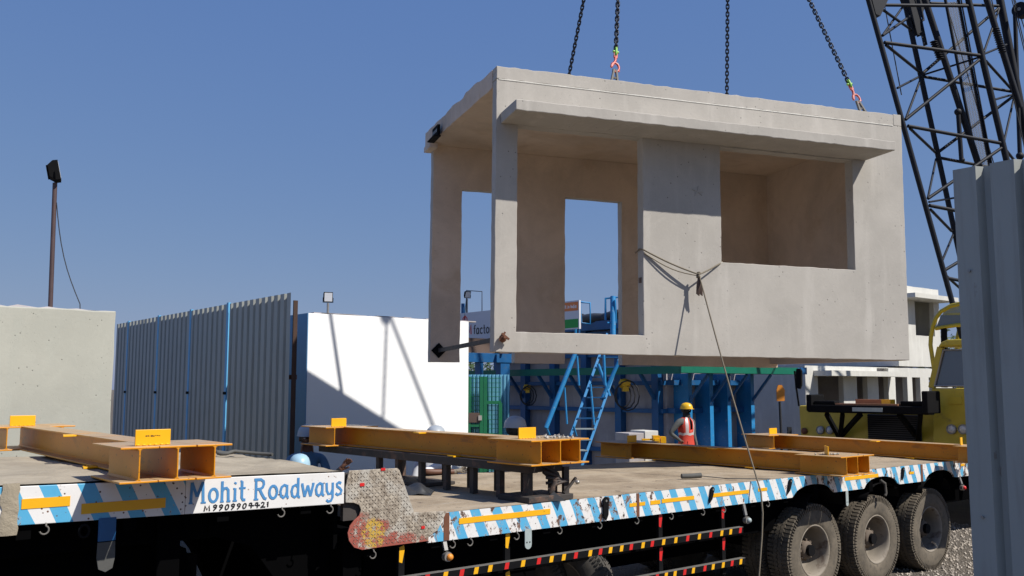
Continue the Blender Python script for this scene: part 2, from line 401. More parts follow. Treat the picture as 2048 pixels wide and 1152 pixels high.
# ------------------------------------------------------------------ the hanging precast room
A0 = V((-.19, 9.6, 2.667))
ma = V((.9479, .3185, -.0074)); mb_ = V((-.3185, .9479, .005))
MM = frame_mat(A0, ma, mb_)
def modp(x, y, l=0.0):           # pixel to local on plane y=l
    n = MM.to_3x3() @ V((0, 1, 0)); o = MM @ V((0, l, 0)); return MM.inverted() @ PL(x, y, o, n)
room = thing('precast_room', 'large open-sided grey concrete room with canopy and window hanging from four chains', 'concrete room', mat=MM)
LX = 5.31; HT = 3.06; WT = .14; DW = 2.86
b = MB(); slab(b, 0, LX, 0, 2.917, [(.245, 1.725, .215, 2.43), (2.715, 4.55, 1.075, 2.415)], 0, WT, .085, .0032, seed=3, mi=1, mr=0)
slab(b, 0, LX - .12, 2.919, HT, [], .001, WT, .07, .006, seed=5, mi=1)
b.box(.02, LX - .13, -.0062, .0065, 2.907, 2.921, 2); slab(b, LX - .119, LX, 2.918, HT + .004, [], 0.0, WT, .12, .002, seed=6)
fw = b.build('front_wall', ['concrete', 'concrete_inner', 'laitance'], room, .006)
b = MB(); slab(b, .05, 4.75, 2.432, 2.546, [], -.52, -.001, .057, .0045, seed=8); b.build('canopy', 'concrete', room, .008)
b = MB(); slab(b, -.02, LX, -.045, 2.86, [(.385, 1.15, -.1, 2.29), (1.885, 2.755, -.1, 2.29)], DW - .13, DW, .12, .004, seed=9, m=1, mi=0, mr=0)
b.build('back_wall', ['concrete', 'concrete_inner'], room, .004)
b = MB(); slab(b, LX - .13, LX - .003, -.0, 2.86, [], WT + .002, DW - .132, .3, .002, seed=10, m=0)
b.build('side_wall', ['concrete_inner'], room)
# roof slab with a ragged left edge
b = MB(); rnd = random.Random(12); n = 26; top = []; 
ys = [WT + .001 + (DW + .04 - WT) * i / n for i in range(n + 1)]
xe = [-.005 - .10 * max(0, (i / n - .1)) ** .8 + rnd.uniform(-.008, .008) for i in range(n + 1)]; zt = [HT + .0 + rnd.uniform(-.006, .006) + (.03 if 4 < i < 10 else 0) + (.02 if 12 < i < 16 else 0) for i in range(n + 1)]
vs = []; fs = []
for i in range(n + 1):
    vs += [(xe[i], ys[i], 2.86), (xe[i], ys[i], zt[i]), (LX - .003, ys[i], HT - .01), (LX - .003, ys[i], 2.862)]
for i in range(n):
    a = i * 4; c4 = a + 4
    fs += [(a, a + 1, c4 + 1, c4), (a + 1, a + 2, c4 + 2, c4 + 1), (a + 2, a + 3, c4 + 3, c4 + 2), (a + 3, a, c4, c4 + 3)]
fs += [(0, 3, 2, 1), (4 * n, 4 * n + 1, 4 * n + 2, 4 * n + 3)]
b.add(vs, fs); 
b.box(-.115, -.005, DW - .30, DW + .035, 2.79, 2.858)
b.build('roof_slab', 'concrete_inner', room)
# bottom ring under back wall, brown mould residue on the underside
b = MB(); p = modp(877, 701, DW - .13)
dz = Matrix.Translation((p.x, DW - .145, p.z)) @ Matrix.Rotation(radians(45), 4, 'Y')
b.box(-.072, .072, -.008, .008, -.072, .072, 0, dz); pl = b.build('anchor_plate', 'black_steel', room, .003)
q = modp(1004, 677, 0)
b = MB(); b.bar((p.x, DW - .15, p.z), (q.x - .005, WT + .005, q.z), .022, .05); tr = b.build('tie_rod', 'rack_steel', room)
b = MB(); b.ball((q.x, -.03, q.z), (.042, .04, .042), n=9, k=6); b.bar((q.x, -.01, q.z), (q.x, -.10, q.z + .012), .026, .026); b.bar((q.x - .02, -.05, q.z + .05), (q.x + .06, -.05, q.z - .01), .022, .02)
b.bar((q.x - .04, -.04, q.z - .02), (q.x + .02, -.045, q.z + .065), .018, .018); b.build('tie_nut', 'rust', room)
p = modp(880, 245, 2.3)
b = MB(); b.box(-.145, -.11, 2.02, 2.30, 2.80, 2.95); b.box(-.20, -.11, 1.98, 2.34, 2.785, 2.80)
for k in range(4): b.box(-.15, -.145, 2.05 + k * .06, 2.08 + k * .06, 2.86, 2.90, 1)
b.build('lifting_bracket', ['black_steel', 'bare_steel'], room)
b = MB()
for (px, py, l, r) in ((1627, 357, DW - .13, .026), (1040, 264, .6, .022)):
    h = modp(px, py, l)
    if l > 1: b.tube([(h.x, DW - .128, h.z), (h.x, DW - .136, h.z)], r, 14)
b.tube([(.32, .32, 2.862), (.32, .32, 2.855)], .03, 14); b.build('conduit_hole', 'black_steel', room)
b = MB(); h = modp(1395, 383); b.tube([(h.x, -.003, h.z), (h.x, .01, h.z)], .045, 9)
for a in range(5): b.bar((h.x, -.004, h.z), (h.x + cos(a * 1.4) * .075, -.003, h.z + sin(a * 1.4) * .06), .012, .01)
b.build('mortar_patch', 'concrete', room)
b = MB(); b.box(1.712, 1.724, .045, .095, .80, .86); b.build('socket_box', 'brown_ply', room)

# ------------------------------------------------------------------ lifting chains
def link(mb, c, d, x, L=.049, wd=.056, r=.0085, m=0):
    """one oval link centred at c, long axis d, wide axis x"""
    pts = []; hl = (L + 2 * r) / 2 - (wd - 2 * r) / 2 + r; rr = (wd - 2 * r) / 2
    for k in range(6): a = pi * k / 5; pts.append(c + x * cos(a) * rr + d * (hl - .004 + sin(a) * rr))
    for k in range(6): a = pi + pi * k / 5; pts.append(c + x * cos(a) * rr + d * (-hl + .004 + sin(a) * rr))
    pts.append(pts[0]); mb.tube(pts, r, 6, m, cap=False)
def chain_run(mb, a, b, pitch=.052, m=0, sc_=1.0):
    d = (b - a); n = int(d.length / pitch); d.normalize(); x = d.cross(V((.32, -.95, 0.1))).normalized(); y = d.cross(x)
    x2 = (x + y).normalized(); y2 = (x - y).normalized()
    for i in range(n): link(mb, a + d * pitch * (i + .5), d, x2 if i % 2 else y2, m=m, wd=.058 * sc_, r=.009 * sc_)
def mw(x, y, z): return MM @ V((x, y, z))
h12 = MM @ modp(1254, -442, 1.35); h34 = MM @ modp(1458, -336, 1.35)
def roofpt(px, py, l):           # where the line of sight meets the roof plane, at local depth l
    q = modp(px, py, l); return mw(q.x, l, HT)
bases = [('front', modp(1229, 155, .07), h12), ('rear', modp(1113, 140, 2.6), h12), ('front', modp(1726, 219, .07), h34), ('rear', modp(1447, 183, 2.6), h34)]
labs = ['black lifting chain with red hook and lime connector, second from left',
        'black lifting chain farthest left, dropping behind the roof edge',
        'black lifting chain slanting to its red hook at the right end of the roof',
        'black lifting chain hanging straight down behind the roof, right of middle']
for (kind, q, top), lb in zip(bases, labs):
    if kind == 'front': base = mw(q.x, .07, HT + .0)
    else: base = mw(modp(1113 if top is h12 else 1447, 140 if top is h12 else 183, 2.6).x + (.0 if top is h12 else .03), 2.6, HT)
    ch = thing('lifting_chain', lb, 'chain', base, group='chains lifting the concrete room')
    d = (top - base); L = d.length; dn = d.normalized(); x = dn.cross(V((.32, -.95, 0))).normalized()
    loc = lambda t_, o=0.0: dn * t_ + x * o
    b = MB()                                         # clutch plate gripping the anchor
    sx = .045
    for sgn in (-1, 1): b.bar(loc(-.01, sgn * .04), loc(.17, sgn * .015), .02, .03, 0, tuple(dn.cross(x)))
    b.bar(loc(.0, -.05), loc(.0, .05), .03, .03); b.bar(loc(.16, -.03), loc(.16, .03), .022, .03); b.bar(loc(-.04, 0), loc(.02, 0), .03, .03)
    b.bar(loc(.06, -.03), loc(.06, .03), .02, .02); b.build('lifting_clutch', 'clutch_steel', ch)
    b = MB(); pts = []
    for k in range(15):
        a = -pi * .5 + 2 * pi * .83 * k / 14 - .3; pts.append(loc(.205 + .06 * sin(a), .048 * cos(a)))
    b.tube(pts, .0135, 8); b.tube([pts[-1], loc(.30, .0), loc(.36, 0)], [.013, .016, .014], 8)
    b.tube([loc(.27, .028), loc(.22, .05), loc(.16, .052)], .008, 6)
    link(b, loc(.375), dn, x, L=.05, wd=.055, r=.011); b.build('hook', 'hook_red', ch)
    b = MB(); link(b, loc(.425), dn, dn.cross(x), L=.05, wd=.06, r=.014); b.tube([loc(.42, -.035), loc(.42, .035)], .016, 8); b.build('connector', 'lime', ch)
    b = MB(); chain_run(b, loc(.455), dn * (L - .1)); b.build('links', 'chain', ch, weld=False)
# spreader bar the chains hang from (above the picture)
sb = thing('spreader_bar', 'black steel spreader bar with two hook blocks holding the four chains', 'lifting beam', (h12 + h34) / 2)
off = (h12 + h34) / 2; dd = (h34 - h12).normalized()
for hh in (h12, h34):
    b = MB(); l = hh - off; b.ball(l + V((0, 0, -.05)), (.12, .12, .14)); b.bar(l + V((0, 0, 0)), l + V((0, 0, .5)), .07, .07)
    b.build('hook_block', 'black_steel', sb)
b = MB(); b.bar(h12 - off + V((0, 0, .5)) - dd * .3, h34 - off + V((0, 0, .5)) + dd * .3, .14, .2); b.build('bar', 'black_steel', sb)
b = MB(); b.tube([V((0, 0, .55)) + dd * -.6, V((0, 0, 3.4)), V((0, 0, .55)) + dd * .6], .02, 6); b.tube([V((0, 0, 3.4)), V((0, 0, 9))], .03, 6); b.build('hoist_cable', 'cable_black', sb)

# ------------------------------------------------------------------ rope on the wall and hanging to the ground
ropeT = thing('tag_rope', 'rough grey rope tied round the wall pier, its long end trailing down past the trailer', 'rope', tuple(MM @ modp(1398, 550)))
o0 = MM @ modp(1398, 550)
def rp(px, py, l): q = modp(px, py, l); return MM @ q - o0
knot = rp(1398, 549, -.10)
b = MB()
a0 = rp(1286, 499, -.012); a1 = rp(1279, 498, .07); a2 = rp(1271, 506, .135)
def sag(p, q, k, n=8): return [p.lerp(q, i / n) + V((0, 0, -k * sin(pi * i / n))) for i in range(n + 1)]
b.tube([a2, a1] + sag(a0, knot, .018), .009, 8); b.tube(sag(knot, rp(1440, 527, -.01), .006, 5) + [rp(1444, 524, .10)], .0085, 8)
b.tube(sag(rp(1288, 506, -.012), knot + V((0, 0, -.015)), .05), .006, 6)
for k in range(7): b.ball(knot + V((random.uniform(-.02, .02), random.uniform(-.02, .02), random.uniform(-.03, .02))), .016, n=7, k=5)
b.build('loop', 'rope', ropeT)
b = MB(); 
for k in range(6): b.tube([knot + V((0, 0, -.02)), knot + V((-.02 + .008 * k, -.01, -.12)), knot + V((-.03 + .012 * k, -.0, -.22 - .01 * (k % 3)))], [.012, .013, .008], 6)
b.build('frayed_end', 'brown_ply', ropeT)
b = MB(); k1 = T(side(1522, 985, -.12)[0], -.12, side(1522, 985, -.12)[1]) - o0
k2 = T(side(1524, 1070, -.14)[0], -.14, side(1524, 1070, -.14)[1]) - o0
pts = [knot] + [knot.lerp(k1, i / 7) + V((0, 0, -.05 * sin(pi * i / 7))) for i in range(1, 8)]
s3 = side(1518, 1152, -.16); k3 = T(s3[0], -.16, s3[1]) - o0; k4 = k3 + V((-.01, -.05, -(k3 + o0).z + GZ + .01))
pts += [k1.lerp(k2, .5) + V((.012, 0, 0)), k2, k3, k4, k4 + V((-.2, -.3, 0.0)), k4 + V((-.1, -.7, 0))]
b.tube(pts, .0085, 8); b.build('long_end', 'rope', ropeT)

# ------------------------------------------------------------------ the trailer
trailer = thing('lowbed_trailer', 'long low-bed trailer with chipped white and sky-blue striped skirt and dusty deck', 'trailer', E0, TH)
def ztop(s): return 1.712 + (-2.1 - s) * .0175
def wavy(x0, x1, y0, y1, zf, nx, ny, amp, seed, thick=.05, lip=0):
    rnd = random.Random(seed); g = MB(); vs = []; fs = []
    for j in range(ny + 1):
        for i in range(nx + 1):
            x = x0 + (x1 - x0) * i / nx; y = y0 + (y1 - y0) * j / ny
            e = 1 if 0 < j < ny else .25
            vs.append((x, y, zf(x) + e * amp * (sin(x * 3.1 + y * 1.7 + seed) + sin(x * 7.3 - y * 4.1) * .5 + rnd.uniform(-.4, .4)) - (lip if j == 0 else 0)))
    for j in range(ny):
        for i in range(nx):
            a = j * (nx + 1) + i; fs.append((a, a + 1, a + nx + 2, a + nx + 1))
    g.add(vs, fs, 0, True); return g
# decks
b = MB(); b.box(-1.42, 8.6, .02, 2.5, 1.26, 1.352); b.build('lower_deck', 'deck_dust', trailer)
g2 = wavy(-1.40, 8.58, .004, 2.48, lambda x: 1.362, 130, 30, .0035, 3); g2.build('deck_sheeting', 'deck_dust', trailer, weld=False)
b = MB(); b.box(-9.0, -1.9, .02, 2.5, 1.58, 1.69); b.build('upper_deck', 'deck_dust', trailer)
g2 = wavy(-8.9, -1.9, .003, 2.47, lambda x: ztop(x) + .012, 90, 30, .010, 5); g2.build('deck_tarpaulin', 'tarp_cloth', trailer, weld=False)
b = MB(); pts = []
for k in range(9): pts.append((-3.985 + .004 * sin(k * 2.), -.006 - .004 * (k % 2), 1.765 - k * .036))
vs = [(p[0] + dx, p[1] + dy, p[2]) for p in pts for dx, dy in ((-.07 + .004 * (p[2] * 20 % 3), 0), (-.03, -.008), (.025, 0))]
fs = [(i * 3 + k, i * 3 + k + 1, i * 3 + k + 4, i * 3 + k + 3) for i in range(8) for k in (0, 1)]
b.add(vs, fs, 0, True); b.build('hanging_tarp_flap', 'tarp_cloth', trailer, weld=False)
# skirts
def strip(zt, zb, s0, s1, y0, y1, n):
    ss = [s0 + (s1 - s0) * i / n for i in range(n + 1)]
    return [(s, zb(s)) for s in ss] + [(s, zt(s)) for s in reversed(ss)]
b = MB(); b.prism(strip(lambda s: ztop(s), lambda s: ztop(s) - .216, -9, -3.02, 0, .02, 4), 0, .018); b.build('front_skirt', 'skirt_stripe', trailer, .003)
b = MB(); b.prism(strip(lambda s: ztop(s), lambda s: ztop(s) - .216, -3.018, -1.905, 0, .02, 4), 0, .018); b.build('name_board', 'skirt_white', trailer, .003)
ARCH = ((3.75, .36), (5.12, .36), (6.50, .36))
def zb(s):
    z = 1.152
    for c_, r_ in ARCH:
        if abs(s - c_) < r_: z = max(z, 1.152 + .115 * sqrt(1 - ((s - c_) / r_) ** 2))
    return z
rnd = random.Random(2)
b = MB()
for i in range(190):       # strips of quads so that arches stay clean
    s0 = -1.2 + i * (8.75 / 190); s1 = s0 + 8.75 / 190
    q = [(s0, zb(s0)), (s1, zb(s1)), (s1, 1.36), (s0, 1.36)]
    b.add([(p[0], 0, p[1]) for p in q], [(0, 1, 2, 3)]); b.add([(p[0], .018, p[1]) for p in q], [(3, 2, 1, 0)])
    b.add([(s0, 0, zb(s0)), (s1, 0, zb(s1)), (s1, .018, zb(s1)), (s0, .018, zb(s0))], [(0, 3, 2, 1)])
    b.add([(s0, 0, 1.36), (s1, 0, 1.36), (s1, .018, 1.36), (s0, .018, 1.36)], [(0, 1, 2, 3)])
b.build('rear_skirt', 'skirt_worn', trailer, weld=False)
# rusty joints on the skirt
for s, w_ in ((-1.06, .05), (1.02, .035), (6.02, .05)):
    b = MB(); b.box(s, s + w_, -.004, -.0005, 1.155, 1.358); b.build('weld_strap', 'rust', trailer)
# yellow reflective strips
def zmid(s): return 1.265
tape = [(-3.945, -3.69, 1.65, .046), (-3.627, -3.141, 1.598, .05), (-.92, 0.0, 1.285, .044), (.93, 1.13, 1.262, .032), (1.20, 1.33, 1.262, .036), (1.35, 1.80, 1.266, .036), (2.06, 2.63, 1.266, .036), (2.78, 2.93, 1.27, .032), (4.35, 5.05, 1.285, .04), (5.75, 5.86, 1.27, .03), (7.05, 7.15, 1.30, .03)]
for s0, s1, z, h in tape:
    b = MB(); b.box(s0, s1, -.0035, -.0005, z - h / 2 - (.01 if s0 < -3 else 0), z + h / 2); b.build('reflective_strip', 'yellow_tape', trailer)
# hand-painted lettering, in strokes
G = {
 'M': (.95, [[(.02, 0), (.22, 0)], [(.12, 0), (.16, 1)], [(.16, 1), (.42, .30)], [(.42, .30), (.70, 1)], [(.70, 1), (.74, 0)], [(.62, 0), (.88, 0)]]),
 'o': (.62, [[(.30 + .21 * cos(a), .33 + .32 * sin(a)) for a in [2 * pi * k / 14 for k in range(15)]]]),
 'h': (.62, [[(.12, 0), (.12, 1)], [(.03, 0), (.22, 0)], [(.12, .5), (.22, .64), (.34, .66), (.43, .56), (.45, 0)], [(.36, 0), (.56, 0)]]),
 'i': (.34, [[(.17, 0), (.17, .62)], [(.07, .60), (.17, .60)], [(.06, 0), (.28, 0)], [(.16, .84), (.20, .92)]]),
 't': (.44, [[(.19, .95), (.19, .14), (.26, .02), (.38, .03)], [(.04, .62), (.38, .62)], [(.10, .97), (.2, .95)]]),
 'R': (.78, [[(.14, 0), (.14, 1)], [(.03, 0), (.28, 0)], [(.04, 1), (.40, 1), (.54, .9), (.56, .75), (.50, .60), (.36, .52), (.14, .52)], [(.34, .52), (.44, .30), (.60, .04), (.72, .0)]]),
 'a': (.62, [[(.44, .60), (.30, .66), (.15, .56), (.08, .34), (.12, .1), (.25, .0), (.38, .10), (.44, .3)], [(.45, .66), (.45, .12), (.50, .02), (.56, .02)]]),
 'd': (.64, [[(.45, .52), (.32, .64), (.16, .56), (.09, .32), (.14, .08), (.27, 0), (.40, .08), (.45, .25)], [(.46, 1), (.46, .1), (.50, .0), (.58, .0)]]),
 'w': (.78, [[(.05, .66), (.20, 0)], [(.20, 0), (.38, .58)], [(.38, .58), (.54, 0)], [(.54, 0), (.70, .66)], [(.0, .66), (.12, .66)], [(.62, .66), (.76, .66)]]),
 'y': (.58, [[(.08, .66), (.10, .25), (.20, .06), (.34, .08), (.44, .3)], [(.45, .66), (.45, -.12), (.36, -.30), (.20, -.34), (.08, -.24)]]),
 's': (.5, [[(.38, .60), (.24, .66), (.12, .58), (.14, .44), (.30, .34), (.40, .22), (.34, .05), (.18, -.01), (.05, .08)]]),
 ' ': (.36, []),
 '9': (.7, [[(.46, .62), (.34, .52), (.16, .6), (.14, .85), (.34, 1.0), (.50, .85), (.42, .4), (.12, -.05)]]),
 '0': (.7, [[(.30 + .19 * cos(a) + .06 * sin(a), .5 + .46 * sin(a)) for a in [2 * pi * k / 12 for k in range(13)]]]),
 '4': (.75, [[(.44, .95), (.22, .85), (.12, .5), (.40, .42), (.75, .42)], [(.48, .95), (.42, .5), (.40, -.05)]]),
 '2': (.75, [[(.14, .80), (.30, 1.0), (.50, .86), (.44, .5), (.10, .02)], [(.06, .04), (.40, .10), (.66, .05)]]),
 '1': (.4, [[(.12, .8), (.24, 1.0), (.2, 0)]]),
 'm': (1.0, [[(.05, 0), (.15, 1), (.38, .2), (.62, 1), (.66, 0)]]),
 'f': (.40, [[(.36, .97), (.24, 1.0), (.16, .9), (.16, 0)], [(.03, .66), (.34, .66)]]),
 'c': (.55, [[(.46, .56), (.32, .66), (.14, .56), (.08, .33), (.14, .09), (.32, 0), (.46, .1)]]),
 'r': (.38, [[(.1, 0), (.1, .66)], [(.1, .45), (.2, .64), (.34, .64)]]),
 'B': (.62, [[(.1, 0), (.1, 1), (.38, .98), (.44, .76), (.36, .54), (.1, .52)], [(.36, .53), (.5, .30), (.38, .02), (.1, 0)]]),
 'u': (.58, [[(.08, .66), (.1, .15), (.25, 0), (.42, .15), (.43, .66)], [(.43, .66), (.45, 0)]]),
 'l': (.24, [[(.1, 0), (.1, 1)]]),
 'I': (.24, [[(.1, 0), (.1, 1)]]),
 'n': (.58, [[(.1, 0), (.1, .66)], [(.1, .48), (.25, .66), (.42, .55), (.43, 0)]]),
 'C': (.75, [[(.62, .85), (.40, 1.0), (.14, .8), (.08, .5), (.14, .2), (.40, 0), (.62, .15)]]),
 'E': (.66, [[(.55, 1), (.1, 1), (.1, 0), (.55, 0)], [(.1, .5), (.48, .5)]]),
 'A': (.76, [[(.04, 0), (.36, 1), (.68, 0)], [(.16, .36), (.56, .36)]]),
 'T': (.66, [[(.02, 1), (.62, 1)], [(.32, 1), (.32, 0)]]),
}
def ribbon(mb, pts, w, y, thick=.0015, xf=None, m=0):
    P = [V((p[0], p[1])) for p in pts]; n = len(P); L = []
    for i in range(n):
        d = (P[min(i + 1, n - 1)] - P[max(i - 1, 0)]); d = d.normalized() if d.length > 1e-9 else V((1, 0)); nn = V((-d.y, d.x))
        e = 0
        L.append((P[i] + nn * w / 2, P[i] - nn * w / 2))
    vs = []
    for a, c_ in L:
        for q in (a, c_): vs += [xf(q.x, q.y, y), xf(q.x, q.y, y + thick)]
    fs = []
    for i in range(n - 1):
        a = i * 4; b_ = a + 4; fs += [(a, a + 2, b_ + 2, b_), (a + 1, b_ + 1, b_ + 3, a + 3), (a, b_, b_ + 1, a + 1), (a + 2, a + 3, b_ + 3, b_ + 2)]
    fs += [(0, 1, 3, 2), (4 * n - 4, 4 * n - 2, 4 * n - 1, 4 * n - 3)]
    mb.add(vs, fs, m)
def write(mb, text, h, x0, x1, wd, xf, y=0, m=0, thick=.0015, jig=0):
    tot = sum(G[c_][0] for c_ in text); k = (x1 - x0) / tot; x = x0; cnt = 0
    for ch_ in text:
        jz = random.uniform(-jig, jig) * h
        for st in G[ch_][1]:
            cnt += 1; pts = [(x + p[0] * k, p[1] * h + jz) for p in st]
            ribbon(mb, pts, wd * (.62 if abs(st[0][1] - st[-1][1]) < .05 and len(st) == 2 else 1), y - .0002 * (cnt % 6), thick, xf, m)
        x += G[ch_][0] * k
b = MB(); write(b, 'Mohit Roadways', .128, -3.0, -1.915, .0175, lambda x, z, y: (x, y, z + ztop(x) - .151), -.0025); b.build('painted_name', 'text_blue', trailer, weld=False)
b = MB(); write(b, 'm9909904421', .034, -2.90, -2.46, .0085, lambda x, z, y: (x, y, z + ztop(x) - .204), -.0025, jig=.06); b.build('painted_number', 'text_black', trailer, weld=False)
# chequered side plate at the step
poly = [(-1.875, 1.719), (-1.481, 1.715), (-1.462, 1.70), (-1.33, 1.385), (-1.04, 1.372), (-1.12, 1.24), (-1.20, 1.20), (-1.205, 1.168), (-1.61, 1.166), (-1.76, 1.162), (-1.824, 1.185), (-1.866, 1.235), (-1.878, 1.29), (-1.862, 1.335), (-1.83, 1.37), (-1.79, 1.40), (-1.775, 1.44), (-1.79, 1.475), (-1.835, 1.494), (-1.897, 1.50), (-1.90, 1.60)]
b = MB(); b.prism(poly, -.012, -.001); b.build('side_plate', 'chequer', trailer, .002)
def inside(p, poly):
    r = False
    for (x1, y1), (x2, y2) in zip(poly, poly[1:] + poly[:1]):
        if (y1 > p[1]) != (y2 > p[1]) and p[0] < (x2 - x1) * (p[1] - y1) / (y2 - y1) + x1: r = not r
    return r
b = MB(); st = .024
for i in range(38):
    for j in range(25):
        x = -1.9 + i * st; z = 1.165 + j * st
        if not all(inside((x + a, z + c_), poly) for a, c_ in ((-.016, 0), (.016, 0), (0, .016), (0, -.016))): continue
        a = radians(38 if (i + j) % 2 else 128) + random.uniform(-.1, .1)
        mt = Matrix.Translation((x, -.0125, z)) @ Matrix.Rotation(a, 4, 'Y')
        b.add([(-.0155, 0, 0), (0, 0, -.0036), (.0155, 0, 0), (0, 0, .0036), (0, -.0034, 0)], [(0, 1, 4), (1, 2, 4), (2, 3, 4), (3, 0, 4)], 0, False, mt)
b.build('tread_lozenges', 'chequer_bar', trailer, weld=False)
for (x, z, w_, h_) in ((-1.79, 1.605, .035, .022), (-1.27, 1.262, .03, .02), (-1.62, 1.705, .035, .018)): 
    b = MB(); b.box(x, x + w_, -.0175, -.0125, z, z + h_); b.build('reflector_patch', 'red_tape', trailer)
# step riser of the upper deck
b = MB(); b.box(-1.93, -1.90, .10, 2.5, 1.17, 1.66); b.build('step_riser', 'shade_black', trailer)
b = MB(); b.prism([(-1.9, 1.37), (-1.36, 1.37), (-1.50, 1.70), (-1.9, 1.70)], .02, .06); b.build('gusset', 'rack_steel', trailer)
# hooks for ropes
for px, py in ((563, 1022), (746, 1102), (905, 1092), (940, 1083), (1033, 1070), (1119, 1062), (1199, 1052), (1273, 1043), (1342, 1035), (1405, 1027), (1447, 1022), (1535, 1009), (660, 1017), (91, 1050)):
    s, z = side(px, py); up_ = s < -1.9; zt_ = (ztop(s) - .216) if up_ else 1.152
    r = .024; pts = [(s, .03, zt_ + .02), (s + .002, -.008, zt_ - .004)]
    for k in range(10): a = radians(72 - 235 * k / 9); pts.append((s - .008 + r * cos(a), -.012, zt_ - .034 + r * sin(a)))
    b = MB(); b.tube(pts, .0052, 7); b.build('rope_hook', 'clutch_steel', trailer)
s = side(165 + 3, 1060)[0]; s, z = side(168, 1058); b = MB()
pts = [(s + .028 * cos(a), -.005, 1.50 - .035 + .036 * sin(a)) for a in [2 * pi * k / 12 for k in range(13)]]; b.tube(pts, .008, 6); b.build('lashing_ring', 'black_steel', trailer)
# black tear-drop lashing plates
for px in (1209, 1423, 1580, 1807):
    s, z = side(px, 1000); z = 1.325; lean = {1209: 0.0, 1423: -.05, 1580: -.06, 1807: -.04}[px]; k = 1.0 if px == 1209 else .75
    pl_ = [(s + .035 * k * cos(a), z + .034 * k * sin(a)) for a in [pi * q_ / 8 for q_ in range(9)]] + [(s - .03 * k + lean * .6, z - .13 * k), (s + lean, z - .17 * k), (s + .028 * k + lean * .6, z - .12 * k)]
    b = MB(); b.prism(pl_, -.022, -.010); b.tube([(s, -.026, z), (s, -.0225, z)], .010, 10, 1); b.build('lashing_plate', ['black_steel', 'bare_steel'], trailer, .002)
# hanging straps and tabs under the skirt
def tabplate(px, zt_, L, w_, mat, y=-.004):
    s, _ = side(px, 1000); q = [(s - w_ / 2, zt_), (s + w_ / 2, zt_)] + [(s + w_ / 2 * cos(a), zt_ - L + w_ / 2 * sin(a)) for a in [-pi * k / 6 for k in range(7)]]
    b = MB(); b.prism(q, y, y + .006)
    for k in (-1, 1): b.tube([(s + k * w_ * .22, y - .002, zt_ - L + .02), (s + k * w_ * .22, y + .001, zt_ - L + .02)], w_ * .09, 8, 1)
    b.build('hanging_tab', [mat, 'black_steel'], trailer)
tabplate(1056, 1.16, .12, .085, 'green_grey') if False else None
painted('pale_paint', (.36, .42, .42), .5, var=.25, sc=12, dirt=(.1, .07, .05), dsc=20, dlo=.62, dhi=.66)
s_, _ = side(1056, 1060); tabplate(1056, 1.165, .125, .07, 'pale_paint'); tabplate(1694, 1.15, .14, .05, 'pale_paint')
# blue painted tab and mud flap on the left
s, _ = side(214, 1060); b = MB(); b.box(s - .05, s + .05, -.006, .004, 1.395, ztop(s) - .205); b.build('blue_tab', 'blue_steel', trailer, .003)
q = [(s - .05, 1.39), (s + .05, 1.39), (s + .052, 1.30), (s + .04, 1.235), (s, 1.215), (s - .04, 1.235), (s - .052, 1.30)]
b = MB(); b.prism(q, -.003, .006); b.build('rubber_flap', 'mud_flap', trailer, .002)
# side marker lamps
def lamp(px, py, mat):
    s, z = side(px, py, -.0)
    b = MB(); b.bar((s, .02, 1.16), (s, -.01, z + .045), .032, .02, 0, (0, 1, 0)); b.tube([(s + .012, .01, z), (s + .012, -.03, z)], .036, 12)
    o = b.build('marker_lamp', 'bare_steel', trailer); b = MB(); b.ball((s + .022, -.035, z - .002), (.028, .022, .026), n=10, k=6); b.build('lens', mat, o)
lamp(890, 1113, 'orange_paint'); lamp(1490, 1040, 'pale_paint'); lamp(1922, 975, 'red_tape')
# side guard rails
posts = [(side(x, 1100)[0]) for x in (808, 1020, 1327, 1453)]
def rail(s0, s1, z, seed):
    rnd = random.Random(seed); b = MB(); b.box(s0, s1, -.02, .03, z - .030, z + .026); b.box(s0 - .001, s1 + .001, -.022, .031, z + .026, z + .029, 3)
    s = s0 + .03; k = 0
    while s < s1 - .05:
        wd = .04; b.add([(s, -.0212, z - .026), (s + wd, -.0212, z - .026), (s + wd + .012, -.0212, z + .024), (s + .012, -.0212, z + .024)], [(0, 1, 2, 3)], 2 if k % 5 in (1, 3) else 1)
        s += rnd.choice((.12, .135, .15, .165)); k += 1
    b.build('guard_rail', ['black_steel', 'yellow_tape', 'red_tape', 'bare_steel'], trailer, weld=False)
rail(-2.1, 2.50, .905, 3); rail(-1.4, 2.52, .605, 9)
for i, s in enumerate(posts):
    b = MB(); b.box(s - .025, s + .025, .031, .06, .50, 1.26); m_ = 1 if i < 2 else 2
    for k, z in enumerate((1.09, .79)): b.add([(s - .022, .0295, z - .055), (s + .004, .0295, z - .065), (s + .024, .0295, z + .03), (s + .018, .0295, z + .062), (s - .02, .0295, z + .05)], [(0, 1, 2, 3, 4)], m_)
    b.build('guard_post', ['black_steel', 'yellow_tape', 'red_tape'], trailer, weld=False)
